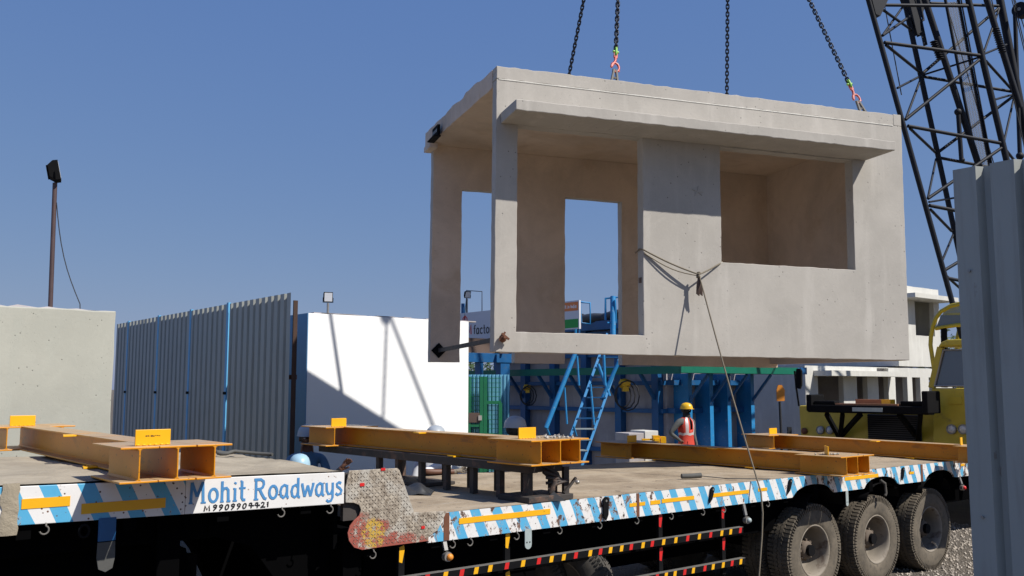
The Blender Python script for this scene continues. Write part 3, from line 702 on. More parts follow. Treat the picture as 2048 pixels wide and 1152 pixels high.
# black underframe
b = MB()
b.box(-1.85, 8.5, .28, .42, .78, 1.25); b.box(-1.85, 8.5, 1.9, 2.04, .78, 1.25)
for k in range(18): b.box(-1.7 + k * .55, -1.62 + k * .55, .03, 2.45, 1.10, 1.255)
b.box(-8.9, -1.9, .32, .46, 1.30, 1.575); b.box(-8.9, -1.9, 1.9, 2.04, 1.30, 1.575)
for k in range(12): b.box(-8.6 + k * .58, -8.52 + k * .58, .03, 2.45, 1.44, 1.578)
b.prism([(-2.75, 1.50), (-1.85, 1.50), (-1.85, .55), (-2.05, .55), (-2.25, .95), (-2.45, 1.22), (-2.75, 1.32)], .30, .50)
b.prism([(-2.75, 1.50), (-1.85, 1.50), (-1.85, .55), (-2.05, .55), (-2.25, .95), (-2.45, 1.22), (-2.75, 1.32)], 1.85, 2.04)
b.box(-1.85, -1.70, .1, 2.4, .62, 1.24); b.build('chassis', 'shade_black', trailer, .004)
b = MB(); b.box(-3.1, -2.95, .25, .40, .36, 1.5); b.box(-3.15, -2.9, .2, .45, .06 + GZ, .361); b.build('landing_leg', 'shade_black', trailer, .01)
b = MB(); b.box(-1.6, -.9, .25, .9, .75, 1.12); b.build('tool_box', 'shade_black', trailer, .01)
b = MB(); b.box(-.5, .1, .30, .9, .62, 1.10); b.build('tool_box', 'shade_black', trailer, .01)
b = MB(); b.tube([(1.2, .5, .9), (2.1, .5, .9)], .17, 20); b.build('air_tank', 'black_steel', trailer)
b = MB(); b.box(.3, 3.2, .75, .80, .55, 1.1); b.build('splash_panel', 'shade_black', trailer, .01)
# black tractor unit under the front deck
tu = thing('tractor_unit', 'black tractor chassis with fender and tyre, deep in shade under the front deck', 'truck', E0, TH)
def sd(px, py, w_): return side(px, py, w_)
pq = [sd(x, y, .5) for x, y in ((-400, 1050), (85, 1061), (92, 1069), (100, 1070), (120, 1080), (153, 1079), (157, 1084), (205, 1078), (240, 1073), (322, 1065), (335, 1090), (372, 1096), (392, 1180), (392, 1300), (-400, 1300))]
b = MB(); b.prism(pq, .5, .62); b.build('side_fairing', 'shade_black', tu, .004)  # flat dark tractor outline, under-deck shade put into its colour
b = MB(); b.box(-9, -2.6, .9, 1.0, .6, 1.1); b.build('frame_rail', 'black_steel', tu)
b = MB(); b.lathe([(.28, -.14), (.47, -.15), (.5, -.1), (.5, .1), (.47, .15), (.28, .14), (.0, .12)], 32, 0, Matrix.Translation((-3.9, .85, .55)) @ Matrix.Rotation(pi / 2, 4, 'X')); b.build('wheel', 'tyre_dark', tu)
# wheels
def tyre(mb, R=.5, W=.27, rim=.265, m=0):
    h = W / 2
    prof = [(rim, -h * .80), (rim + .012, -h * .92), (rim + .06, -h * 1.0), (R * .80, -h * 1.02), (R * .93, -h * .93), (R * .975, -h * .84), (R * .985, -h * .5), (R * .99, 0), (R * .985, h * .5), (R * .975, h * .84), (R * .93, h * .93), (R * .80, h * 1.02), (rim + .06, h), (rim + .012, h * .92), (rim, h * .80)]
    mb.lathe(prof, 56, m)
    for k in range(68):      # tread lugs: shoulders and middle zigzag
        a = 2 * pi * k / 68
        for sgn in (-1, 1):
            mt = Matrix.Rotation(a + (.046 if sgn > 0 else 0), 4, 'Z')
            mb.box(R * .95, R * 1.0, -.0155, .0155, sgn * h * .44 if sgn > 0 else -h * .93, h * .93 if sgn > 0 else -h * .44, m, mt)
            mt2 = mt @ Matrix.Translation((R * .985, 0, sgn * h * .2)) @ Matrix.Rotation(.5 * sgn, 4, 'X')
            mb.box(-.01, .012, -.02, .02, -h * .18, h * .18, m, mt2)
    for k in range(90):      # fine shoulder ribs
        a = 2 * pi * k / 90
        for sgn in (-1, 1):
            mb.box(R * .87, R * .955, -.006, .006, sgn * h * .99 - .006, sgn * h * .99 + .006, m, Matrix.Rotation(a, 4, 'Z'))
def wheel(name, label=None, parent=None, loc=(0, 0, 0)):
    wT = bpy.data.objects.new(name, None); C.objects.link(wT); wT.parent = parent; wT.location = loc; wT.rotation_euler = (pi / 2, 0, 0)
    b = MB(); tyre(b); b.build('tyre', 'tyre_rubber', wT, weld=False)
    b = MB(); h = .135     # outer face is +z (towards the camera side, -y after rotation)
    b.lathe([(.268, -h * .8), (.268, h * .80), (.283, h * .90), (.276, h * .96), (.262, h * .90), (.250, h * .70), (.243, h * .2), (.238, -h * .5), (.215, -h * .95), (.14, -h * 1.0), (.125, -h * .8), (.0, -h * .8)], 48)
    for k in range(8): b.tube([(.165 * cos(k * pi / 4), .165 * sin(k * pi / 4), -h * .98), (.165 * cos(k * pi / 4), .165 * sin(k * pi / 4), -h * .75)], .015, 6)
    b.build('rim', 'rim_dust', wT, weld=False)
    b = MB(); b.lathe([(.115, -h), (.105, -h * .2), (.095, h * .25), (.07, h * .38), (.0, h * .40)], 24)
    for k in range(8): b.box(.08, .118, -.012, .012, -h * .3, h * .2, 0, Matrix.Rotation(k * pi / 4, 4, 'Z'))
    b.build('hub', 'hub_dirt', wT, weld=False)
    return wT
wc = [(3.83, .19, .545), (5.08, .19, .545), (6.33, .19, .545)]
w0 = wheel('wheel', None, trailer, wc[0])
inner = [(s, .52, z) for s, _, z in wc] + [(s, 1.98, z) for s, _, z in wc] + [(s, 2.31, z) for s, _, z in wc] + [wc[1], wc[2]]
for p in inner:
    c_ = w0.copy(); C.objects.link(c_); c_.parent = trailer; c_.location = p; c_.rotation_euler = (pi / 2, random.uniform(-.4, .4) * 0, 0)
    for ch_ in kids(w0):
        d_ = ch_.copy(); C.objects.link(d_); d_.parent = c_; d_.rotation_euler = (0, 0, random.uniform(0, 6))
for k, wo in enumerate([o for o in kids(trailer) if o.name.startswith('wheel')]): pass
mid = [o for o in kids(trailer) if o.name.startswith('wheel') and abs(o.location.x - 5.08) < .01 and o.location.y < .3][0]
def arc_text(mb, text, r, a0, h, step):
    a = a0
    for ch_ in text:
        for st in G[ch_][1]:
            ribbon(mb, [((p[0] - .33) * h * .8, p[1] * h) for p in st], h * .2, 0, .003, lambda x, z, y, a=a: ((r + z) * cos(a - x / r), (r + z) * sin(a - x / r), .137 + (-y)))
        a -= step
b = MB(); arc_text(b, 'CEAT', .375, radians(52), .04, .125); b.build('tyre_lettering', 'tyre_dark', mid, weld=False)
b = MB()
for s, _, z in wc: b.tube([(s, .1, z), (s, 2.4, z)], .06, 12); b.box(s - .05, s + .05, .75, .85, z, 1.2); b.box(s - .35, s + .35, .72, .80, z + .06, z + .12)
b.build('axle', 'black_steel', trailer)
b = MB()
for s in (4.0, 5.2, 6.45):
    b.add([(s + .36 * cos(a), y, 1.0 + .19 * sin(a)) for a in [pi * k / 10 for k in range(11)] for y in (.03, .72)], [(2 * k, 2 * k + 1, 2 * k + 3, 2 * k + 2) for k in range(10)], 0, True)
b.build('mudguard', 'black_steel', trailer, weld=False)
s, z = side(1758, 985, .0); b = MB(); b.tube([(s, -.02, 1.23), (s + .05, -.05, 1.19), (s + .065, -.05, 1.08), (s + .04, -.05, 1.05)], .018, 6); b.build('rubber_strap', 'tyre_dark', trailer)
# spare tyre stowed under the deck
sp_ = bpy.data.objects.new('spare_wheel', None); C.objects.link(sp_); sp_.parent = trailer; sp_.location = (.62, .62, .50); sp_.rotation_euler = (pi / 2, 0, radians(-52))
b = MB(); tyre(b, .50, .30); b.build('tyre', 'tyre_dark', sp_, weld=False)
b = MB(); b.lathe([(.268, -.12), (.27, .12), (.25, .1), (.24, -.05), (.0, -.06)], 32); b.build('rim', 'rim_dust', sp_, weld=False)
sp2 = bpy.data.objects.new('spare_wheel', None); C.objects.link(sp2); sp2.parent = trailer; sp2.location = (.38, .95, .47); sp2.rotation_euler = (pi / 2, 0, radians(-52))
for ch_ in kids(sp_): d_ = ch_.copy(); C.objects.link(d_); d_.parent = sp2

# ------------------------------------------------------------------ yellow beam frames
def ibeam(mb, x, y0, y1, h=.205, w=.214, tf=.012, tw=.009):
    mb.box(x - w / 2, x + w / 2, y0, y1, h - tf, h); mb.box(x - w / 2, x + w / 2, y0, y1, 0, tf)
    mb.box(x - tw / 2, x + tw / 2, y0 + .0005, y1 - .0005, tf, h - tf)
    for sx in (-1, 1):
        for z, k in ((tf, 1), (h - tf, -1)):   # rolled fillets
            mb.add([(x + sx * tw / 2, y, z) for y in (y0, y1)] + [(x + sx * (tw / 2 + .011), y, z) for y in (y0, y1)] + [(x + sx * tw / 2, y, z + k * .011) for y in (y0, y1)], [(2, 3, 5, 4), (0, 2, 4), (1, 5, 3)])
def beam_frame(label, anchor, axis, plates, L=3.0, pd=.22):
    ax = V(axis).normalized(); x = ax.cross(UP).normalized(); m = frame_mat(V(anchor) + x * .22, x, ax)
    o = thing('beam_frame', label, 'beam frame', mat=m, group='yellow beam frames lying on the trailer')
    b = MB(); ibeam(b, 0, 0, L); b.build('main_beam', 'beam_paint', o, .0025)
    for sx in (-1, 1):
        for y0, y1 in ((-.004, .56), (L - .56, L + .003)):
            b = MB(); ibeam(b, sx * (pd - .004 if 0 else pd), y0, y1); b.build('stub_beam', 'beam_paint', o, .0025)
    for (cx, cy, w_, rot) in plates:
        mt = Matrix.Translation((cx, cy, .2055)) @ Matrix.Rotation(rot, 4, 'Z')
        b = MB(); b.box(-w_ / 2, w_ / 2, -.006, .006, 0, .092, 0, mt)
        for k in range(6): b.ball((-w_ / 2 + w_ * (k + .5) / 6, -.007, .004), (.014, .007, .005), n=6, k=4, mat=mt)
        b.build('guide_plate', 'beam_yellow', o, .002)
    for yy, z in ((1.75, .190), (1.2, .0)):
        b = MB(); b.prism([(-.20, yy), (-.095, yy + .01), (-.095, yy + .14), (-.17, yy + .14)], z + .0005, z + .012, 0, 'z'); b.build('cleat', 'beam_yellow', o, .001)
    return o
painted('beam_yellow', (.84, .42, .005), .4, var=.12, sc=7, dirt=(.3, .14, .03), dsc=24, dlo=.68, dhi=.74)
fA = beam_frame('yellow beam frame on the front deck above the painted name, wide open end facing out', PZ(277, 967, 1.757), (-.635, .7725, 0), [(-.11, .12, .205, .02), (-.08, 3.62, .205, .02)], 4.06)
fB = beam_frame('yellow beam frame raised on a dark steel rack in the middle of the trailer', PZ(1082, 932, 1.67), (-.65, .76, 0), [(-.14, .26, .19, .0), (-.14, 3.36, .19, .05)], 3.86)
fC = beam_frame('yellow beam frame flat on the rear deck with its open end over the wheels', PZ(1694, 953, 1.372), (-.63, .777, 0), [(-.11, .30, .19, .75), (-.10, 3.2, .19, .1)], 3.66)
fD = beam_frame('yellow beam frame farthest back, its near end hidden behind the grey sheeting', (5.88, 11.25, 1.372), (-.535, .845, 0), [(-.05, .62, .14, .4), (.05, 3.8, .19, .1)], 4.1)
scribble = MB()
rnd = random.Random(3); x = -.155
while x < -.07:
    scribble.box(x, x + .008, .1125, .1135, .258 + rnd.uniform(-.003, .003), .262 + rnd.uniform(-.001, .004)); x += .011
scribble.build('marker_writing', 'text_black', fA)
# dark rack below the raised frame
mB = fB.matrix_basis.copy(); o = mB.translation.copy()
rk = thing('steel_rack', 'low dark steel rack of posts and rails holding a yellow beam frame off the deck', 'rack', mat=mB)
zb_ = 1.366 - o.z
b = MB(); b.box(-.19, -.09, .18, 3.7, -.075, -.002); b.box(.09, .19, .18, 3.7, -.075, -.002)
for y in (.18, .9, 1.6, 2.3, 2.9, 3.6): b.box(-.09, .09, y, y + .08, -.07, -.005)
b.build('top_rail', 'rack_steel', rk, .003)
for y in (.22, .58, .95, 1.35, 1.75, 2.15, 2.5):
    for sx in (-1, 1):
        b = MB(); xx = sx * .14; ww = .055 if y > .3 else .06; b.box(xx - ww / 2, xx + ww / 2, y, y + ww, zb_, -.076); b.build('post', 'rack_steel', rk, .003)
b = MB(); b.box(-.26, .24, .10, .50, zb_, zb_ + .045); b.build('base_plate', 'rack_steel', rk, .004)
b = MB(); b.box(-.2, .2, 1.7, 2.6, zb_, zb_ + .03); b.build('base_plate', 'rack_steel', rk, .004)
b = MB(); 
for k in range(5): b.tube([(-.02 + .03 * cos(k), .16 + .02 * sin(k * 2), zb_ + .09 + .05 * k), (.06, .10, zb_ + .14 + .02 * k), (.2, .14 + .02 * k, zb_ + .15)], .014, 7)
b.tube([(.0, .2, -.06), (.05, .12, zb_ + .16), (.03, .16, zb_ + .06)], .03, 8); b.box(.19, .25, .16, .19, zb_, -.04); b.bar((.16, .13, zb_ + .05), (.30, .13, zb_ + .17), .02, .02)
b.build('lashing', 'rack_steel', rk)
# things lying on the deck
def on_deck(px, py, z=1.366): return PZ(px, py, z)
p = on_deck(1382, 958); b = MB(); b.tube([(-.10, -.02, .03), (.0, 0, .03), (.11, .03, .035)], .026, 10); b.tube([(.1, .03, .03), (.35, -.02, .008), (.8, -.05, .006)], .005, 5)
tag(b.build('pipe_stub', 'mud_flap', None, loc=p), 'short dirty pipe with a thin wire lying on the bare rear deck', 'pipe')
p = on_deck(1155, 968); b = MB(); b.ball((0, 0, .018), (.026, .02, .02), n=7, k=5); tag(b.build('pebble', 'bare_steel', None, loc=p), 'small pale stone alone on the dusty rear deck', 'stone')
p = on_deck(1108, 1002); b = MB(); b.add([(-.09, -.01, 0), (.10, .0, 0), (.0, .02, .075), (.02, .10, .0)], [(0, 1, 2), (1, 3, 2), (0, 2, 3), (0, 3, 1)])
tag(b.build('rubber_scrap', 'tarp_black', None, loc=p), 'black folded rubber scrap at the deck edge beside the dark rack', 'scrap')
p = on_deck(828, 985); b = MB(); rnd = random.Random(5); vs = []; fs = []; N_ = 18
for i_ in range(N_ + 1):
    for j_ in range(N_ + 1):
        u_ = -1 + 2 * i_ / N_; v_ = -1 + 2 * j_ / N_; r_ = min(1, sqrt(u_ * u_ + v_ * v_))
        vs.append((u_ * .17, v_ * .2, .065 * (1 - r_ ** 3) * (1 + .25 * sin(u_ * 6 + v_ * 3)) + .008 * sin(v_ * 13 + u_ * 5) + .002))
for i_ in range(N_):
    for j_ in range(N_): a = i_ * (N_ + 1) + j_; fs.append((a, a + 1, a + N_ + 2, a + N_ + 1))
b.add(vs, fs, 0, True)
tag(b.build('black_sheet', 'tarp_black', None, loc=p), 'crumpled black sheet heaped behind the chequered side plate', 'tarp')
p = PZ(450, 912, 1.74); b = MB(); b.tube([(.08 * cos(a) * (1 + .2 * sin(3 * a)), .06 * sin(a), .03 + .01 * cos(2 * a)) for a in [k * .5 for k in range(26)]] + [(.25, .02, .02), (.4, -.04, .015)], .014, 7)
tag(b.build('hose_coil', 'mud_flap', None, loc=p), 'small coil of dark hose on the front deck beside the grey fence', 'hose')
p = fB.matrix_basis @ V((.06, .14, .206)); b = MB(); rnd = random.Random(8)
for k in range(34):
    q_ = V((rnd.gauss(0, .09), rnd.gauss(.02, .05), .008)); b.ball(q_, (rnd.uniform(.006, .016),) * 3, n=5, k=3)
    if k % 4 == 0: b.bar(q_, q_ + V((rnd.uniform(-.03, .03), rnd.uniform(-.03, .03), .02)), .008, .006)
tag(b.build('mortar_crumbs', 'concrete', None, loc=p), 'pale mortar crumbs scattered on the end of the raised yellow frame', 'rubble', kind='stuff')
p = fC.matrix_basis @ V((-.10, .24, .206)); b = MB(); rnd = random.Random(9)
for k in range(26): b.ball((rnd.gauss(0, .08), rnd.gauss(0, .03), .008), (rnd.uniform(.006, .014),) * 3, n=5, k=3)
tag(b.build('mortar_crumbs', 'bare_steel', None, loc=p), 'dark grit round the guide plate of the rear yellow frame', 'rubble', kind='stuff')

# ------------------------------------------------------------------ corrugated fences
def sheeting(mb, L, z0, z1, pitch=.2, dep=.045, flat=.62, x0=0.0, top=None, ph=0):
    """trapezoid sheet in local x (length), y depth, z height"""
    xs = []; x = x0
    pat = ((0, 0), (flat * pitch, 0), (flat * pitch + .022, dep), (pitch - .022, dep))
    while x < x0 + L:
        for a, d in pat:
            if x + a <= x0 + L: xs.append((x + a, d))
        x += pitch
    xs.append((x0 + L, 0)); vs = []; fs = []
    for a, d in xs: vs += [(a, d, z0), (a, d, z1)]
    for i in range(len(xs) - 1): fs.append((2 * i, 2 * i + 2, 2 * i + 3, 2 * i + 1))
    mb.add(vs, fs)
fl0 = PZ(582, 585, 3.5)
fen = thing('sheet_fence', 'tall grey corrugated metal fence with narrow blue posts behind the front of the trailer', 'fence', (fl0.x, fl0.y, 0), TH + pi / 2)
# local x runs away from the camera (along V_), local y = -D_ (towards the camera side)
def fence_s(px): # distance along the fence for a pixel column at its top
    p = PL(px, 640, fl0, D_); return (p - fl0).dot(V_)
cols = [0.0] + [fence_s(x) for x in (455, 381, 317, 257)] + [7.6]
for i, (a, c_) in enumerate(zip(cols, cols[1:])):
    b = MB(); L = c_ - a - .075; sheeting(b, L, .1, 3.5, .196, -.05 if False else -.045, .58, a + (.0 if i == 0 else .04)); b.build('metal_sheet', 'sheet', fen, weld=False)
for a in cols[1:-1]:
    b = MB(); b.box(a - .034, a + .034, -.03, .006, GZ, 3.52)
    b.box(a - .05, a + .05, .0065, .016, 2.2, 2.24, 1); b.build('post', ['post_blue', 'black_steel'], fen)
b = MB(); b.box(-.03, -.006, -.085, -.03, GZ, 3.40); b.build('end_post', 'post_rust', fen)
b = MB(); b.box(-.0, 7.5, -.11, -.06, 1.0, 1.06); b.box(0, 7.5, -.11, -.06, 2.4, 2.46); b.build('girt', 'rust', fen)
fr0 = PZ(1907, 340, 3.5)
fen2 = thing('sheet_fence', 'tall grey corrugated sheeting standing close at the right, taller than the trailer', 'fence', (fr0.x, fr0.y, 0), TH - pi / 2)
# local x runs towards the camera and right (-V_), local y = +D_ (away from view)
b = MB(); sheeting(b, 4.4, .05, 3.5, .2, .05, .62, -.145 + .14); b.build('metal_sheet', 'sheet', fen2, weld=False)
b = MB(); b.box(.2, 4.2, .06, .11, 1.2, 1.26); b.box(.2, 4.2, .06, .11, 2.9, 2.96); b.build('girt', 'rust', fen2)
for s_ in (.06, .46, .86):
    for z in (.9, 1.62, 2.93): b = MB(); b.tube([(s_, -.001, z), (s_, -.012, z)], .008, 8); b.build('screw_head', 'bare_steel', fen2)

# ------------------------------------------------------------------ left precast box and white wall
c0 = PZ(232, 621, 3.1)
lb = thing('precast_box', 'plain pale grey-green concrete box standing at the far left behind the trailer', 'concrete box', (c0.x, c0.y, 0), TH)
b = MB(); slab(b, -5.5, 0, GZ, 3.09, [], 0, 2.8, .22, .005, seed=21); b.build('wall', 'concrete_grey', lb, .012)
b = MB(); rnd = random.Random(6); vs = []; n = 60
for i in range(n + 1):
    x = -5.5 + 5.5 * i / n; h = 3.092 + rnd.uniform(.0, .028) * (1 if x < -.25 else .2)
    vs += [(x, .03, 3.09), (x, .05, h), (x, 2.7, h)]
fs = []
for i in range(n): a = i * 3; fs += [(a, a + 3, a + 4, a + 1), (a + 1, a + 4, a + 5, a + 2)]
b.add(vs, fs); b.build('rough_top', 'concrete_dark', lb, weld=False)
wl0 = PY(617, 626, 13.8)
wz = wl0.z
wb = thing('white_building', 'white painted block wall with a blue end face catching shadows of the lift', 'wall', (wl0.x, wl0.y, 0), TH)
wend = PZ(942, 643, wz); WLn = (V((wend.x, wend.y, 0)) - V((wl0.x, wl0.y, 0))).dot(D_)
b = MB(); b.box(0, WLn, 0, .2, GZ, wz); b.box(WLn - .2, WLn, .2, 4.0, GZ, wz - .01); b.build('front_face', 'white_wall', wb, .004)
b = MB(); b.box(-.012, -.001, .0, 4.0, GZ, wz); b.build('end_face', 'blue_wall', wb)
b = MB(); b.box(0.01, WLn, .2, 4.0, wz - .1, wz - .01); rnd = random.Random(11)
for i in range(36): x = rnd.uniform(0, WLn - .3); b.box(x, x + rnd.uniform(.1, .5), .05, .2, wz, wz + rnd.uniform(.004, .022))
b.build('roof', 'concrete_dark', wb)

# ------------------------------------------------------------------ floodlights
def floodlight(name, label, base, top, yaw, tilt, sc_=1.0, pole_r=.035, mat='rust', group=None, tube_top=True, glassm='lamp_glass'):
    o = thing(name, label, 'floodlight', base, group=group); t_ = V(top) - V(base)
    b = MB(); b.tube([(0, 0, 0), t_], pole_r, 10); b.build('pole', mat, o)
    mt = Matrix.Translation(t_) @ Matrix.Rotation(yaw, 4, 'Z') @ Matrix.Scale(sc_, 4)
    b = MB(); b.tube([mt @ V(q) for q in ((-.17, 0, .18), (-.17, 0, .02), (.17, 0, .02), (.17, 0, .18))], .012 * sc_, 6); b.build('bracket', 'black_steel', o)
    hm = mt @ Matrix.Translation((0, 0, .20)) @ Matrix.Rotation(tilt, 4, 'X')
    b = MB(); b.prism([(-.06, -.17), (-.06, .17), (.02, .17), (.11, .10), (.11, -.10), (.02, -.17)], -.15, .15, 0, 'x', hm)
    for k in range(7): b.box(-.13 + k * .042, -.12 + k * .042, .07, .135, -.1, .1, 0, hm)
    hs = b.build('lamp_head', 'black_steel', o, .004)
    b = MB(); b.box(-.13, .13, -.066, -.061, -.145, .145, 0, hm); b.build('glass', glassm, hs)
    return o
tp = PY(110, 366, 11.2); bt = PY(101, 606, 11.2); d = (bt - tp) / (bt.z - tp.z); gb = tp + d * (GZ - tp.z)
fp = floodlight('floodlight_pole', 'tall thin rusty pole with a tilted black floodlight above the concrete box', gb, tp, radians(115), radians(-12), .72, .028, 'pole_brown')
q1 = PY(113, 405, 11.2) - gb; q2 = PY(160, 608, 11.2) - gb
b = MB(); b.tube([q1 + (q2 - q1) * (k / 8) + V((-.05 * sin(pi * k / 8), 0, -.05 * sin(pi * k / 8))) for k in range(9)] + [q2 + V((.1, 0, -1.5))], .006, 5); b.build('cable', 'cable_black', fp)
t1 = PY(656, 606, 16.2); floodlight('floodlight_pole', 'small floodlight on a grey pole rising behind the white wall', V((t1.x, t1.y, GZ)), t1, radians(20), radians(5), .52, .02, 'bare_steel')
t1 = PY(935, 597, 24.0); fl = floodlight('floodlight_pole', 'small floodlight beside a thin tube frame above the white sign', V((t1.x, t1.y, 3.3)), t1, radians(25), radians(20), .52, .012, 'bare_steel')
b = MB(); qs = [PY(x, y, 24.0) - V((t1.x, t1.y, 3.3)) for x, y in ((933, 640), (933, 581), (964, 583), (964, 640))]; b.tube(qs, .014, 6)
qs = [PY(x, y, 24.0) - V((t1.x, t1.y, 3.3)) for x, y in ((929, 640), (933, 592))]; b.tube(qs, .01, 6); b.build('tube_frame', 'boom_steel', fl)

# ------------------------------------------------------------------ blue steel mould with working platform
K0 = PY(1333, 775, 20.0); K = V((K0.x, K0.y, 0))
mo = thing('steel_mould', 'big blue steel casting mould with grey panels, ribs and a green-edged platform behind the trailer', 'mould', K, TH)
# local x along the right face (D_), local y away along the left face (V_)
ML, MW, MH = 5.9, 2.72, 3.62
b = MB(); b.box(.06, MW, .0, .06, .3, MH); b.box(.0, .058, .0, ML, .3, MH); b.build('shutter_panel', 'concrete_dark', mo)
b = MB(); b.box(-.5, MW + .3, -.5, ML + .3, .06, .28); b.build('plinth', 'concrete_dark', mo)
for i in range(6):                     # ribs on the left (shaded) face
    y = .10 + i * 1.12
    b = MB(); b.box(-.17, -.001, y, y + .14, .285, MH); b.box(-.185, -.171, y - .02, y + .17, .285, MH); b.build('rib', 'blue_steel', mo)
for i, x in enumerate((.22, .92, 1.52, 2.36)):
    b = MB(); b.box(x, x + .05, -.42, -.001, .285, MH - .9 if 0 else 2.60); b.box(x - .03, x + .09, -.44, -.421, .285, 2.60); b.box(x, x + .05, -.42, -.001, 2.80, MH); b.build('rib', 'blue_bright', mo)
for z in (.32, .85, 1.75, 2.35, 3.0, 3.5):
    b = MB(); b.box(-.13, -.002, .0, ML, z, z + .09); b.build('rail', 'blue_steel', mo)
    b = MB(); b.box(.0, MW, -.22, -.002, z, z + .11); b.build('rail', 'blue_steel', mo)
b = MB(); b.box(-.30, .25, -.30, ML, MH, MH + .2); b.box(.25, MW, -.3, .2, MH, MH + .2); b.build('top_beam', 'blue_steel', mo)
b = MB(); b.box(-.62, -.38, .0, ML + .3, 2.60, 2.64); b.box(-.0, MW + .75, -.95, -.45, 2.60, 2.64); b.box(-.62, .0, -.95, 0, 2.6, 2.64); b.build('platform_deck', 'mud_flap', mo)
b = MB(); b.box(-.66, -.62, -.95, ML + 1.6, 2.58, 2.74); b.box(-.66, MW + .95, -1.0, -.955, 2.60, 2.75); b.build('platform_edge', 'green_steel', mo)
for i in range(6):
    y = .18 + i * 1.12; b = MB(); b.bar((-.18, y, 2.05), (-.62, y, 2.60), .07, .06, 0, (0, 1, 0)); b.build('bracket', 'blue_steel', mo)
for x in (.25, .95, 1.55, 2.40):
    b = MB(); b.bar((x, -.42, 2.0), (x + .0, -.94, 2.58), .05, .05, 0, (1, 0, 0)); b.build('bracket', 'blue_steel', mo)
b = MB(); b.box(MW + .70, MW + .95, -1.02, -1.0, 2.60, 2.76); b.ball((MW + .62, -1.03, 2.67), (.07, .04, .08)); b.build('edge_clamp', 'blue_steel', mo)
b = MB(); rnd = random.Random(3)
for k in range(14): b.ball((rnd.uniform(-.2, .2), rnd.uniform(.6, 3.4), MH + .23 + rnd.uniform(0, .08)), (.28, .5, rnd.uniform(.08, .2)), n=12, k=6)
tag(b.build('black_tarp', 'tarp_black', None, loc=None), 'rumpled black sheeting piled on the top of the blue mould', 'tarp').matrix_world = mo.matrix_basis
# dark timber offcuts leaning at the foot of the mould
# vibrators with hose loops
def vibrator(px, py, Y, k, label):
    p = PY(px, py, Y); o = thing('vibrator', label, 'vibrator', p, group='yellow vibrators hung on the mould')
    b = MB(); b.ball((0, 0, 0), (.13 * k, .12 * k, .12 * k)); b.tube([(-.1 * k, -.05, .04), (.12 * k, -.05, .02)], .07 * k, 10); b.box(-.05 * k, .08 * k, -.1, .1, -.16 * k, -.06 * k); b.build('motor', 'helmet_yellow', o)
    b = MB()
    for j in range(3): b.tube([((-.05 + .05 * j) * k + .18 * k * sin(a) * (1 + .2 * j), -.08 - .02 * j, -.25 * k - .25 * k * cos(a) * -1 * (1 + .15 * j)) for a in [pi * 2 * q / 12 for q in range(13)]], .014, 6)
    b.build('hose', 'cable_black', o)
vibrator(1249, 768, 20.2, 1.0, 'large yellow vibrator with hose loops on the blue mould beside the ladders')
vibrator(1054, 776, 22.9, .75, 'small yellow vibrator with a hanging black hose at the left of the blue mould')

# blue stair ladder and struts
def PYv(px, py, Y): return PY(px, py, Y)
st_ = thing('blue_ladder', 'steep blue steel ladder with grey treads leaning up the mould', 'ladder', V((PY(1120, 775, 18.5).x, 18.5, GZ)))
so_ = st_.location.copy()
B0 = PY(1214, 668, 19.7) - so_; B1 = PY(1094, 1003, 18.4) - so_; sh = PY(1182, 880, 18.7) - PY(1138, 880, 18.7)
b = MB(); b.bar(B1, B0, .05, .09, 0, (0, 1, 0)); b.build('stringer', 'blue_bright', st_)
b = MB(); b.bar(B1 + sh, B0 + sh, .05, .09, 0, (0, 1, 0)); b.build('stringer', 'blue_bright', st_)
for k in range(16):
    p = B1.lerp(B0, (k + .6) / 16); b = MB(); b.box(p.x, p.x + sh.x, p.y - .07, p.y + .10, p.z - .012, p.z + .012); b.build('tread', 'blue_steel' if k > 6 else 'pale_paint', st_)
for (a, c_, r) in (((1151, 705, 18.6), (1092, 856, 18.3), .045), ((1154, 712, 18.7), (1158, 771, 18.7), .022), ((1092, 852, 18.3), (1099, 870, 18.4), .02), ((1181, 768, 18.6), (1188, 850, 18.6), .022), ((1207, 700, 18.9), (1210, 770, 18.9), .03), ((1129, 775, 18.5), (1134, 848, 18.5), .02), ((1147, 852, 18.3), (1153, 872, 18.4), .02), ((1238, 722, 19.2), (1203, 800, 19.2), .04), ((1196, 728, 19.2), (1219, 792, 19.2), .035)):
    b = MB(); b.tube([PY(*a) - so_, PY(*c_) - so_], r, 8); b.build('handrail', 'blue_bright', st_)
b = MB(); b.tube([PY(*q) - so_ for q in ((1211, 640, 19.8), (1211, 597, 19.8), (1262, 592, 19.9), (1262, 640, 19.9))], .025, 8)
b.tube([PY(1226, 593, 19.8) - so_, PY(1226, 690, 19.6) - so_], .06, 8); b.tube([PY(*q) - so_ for q in ((1230, 600, 19.7), (1233, 645, 19.7), (1215, 646, 19.7))], .025, 8); b.build('safety_frame', 'blue_bright', st_)
cage = thing('tube_frame', 'empty light blue tube frame standing beside the striped flag board', 'frame', V((PY(1170, 700, 21).x, 21, 3.3)))
co = cage.location.copy(); b = MB(); b.tube([PY(*q, 21) - co for q in ((1160, 604), (1180, 606), (1181, 648), (1163, 646), (1160, 604))], .022, 6); b.tube([PY(1151, 648, 21) - co, PY(1151, 680, 21) - co], .03, 6); b.build('tubes', 'blue_bright', cage)
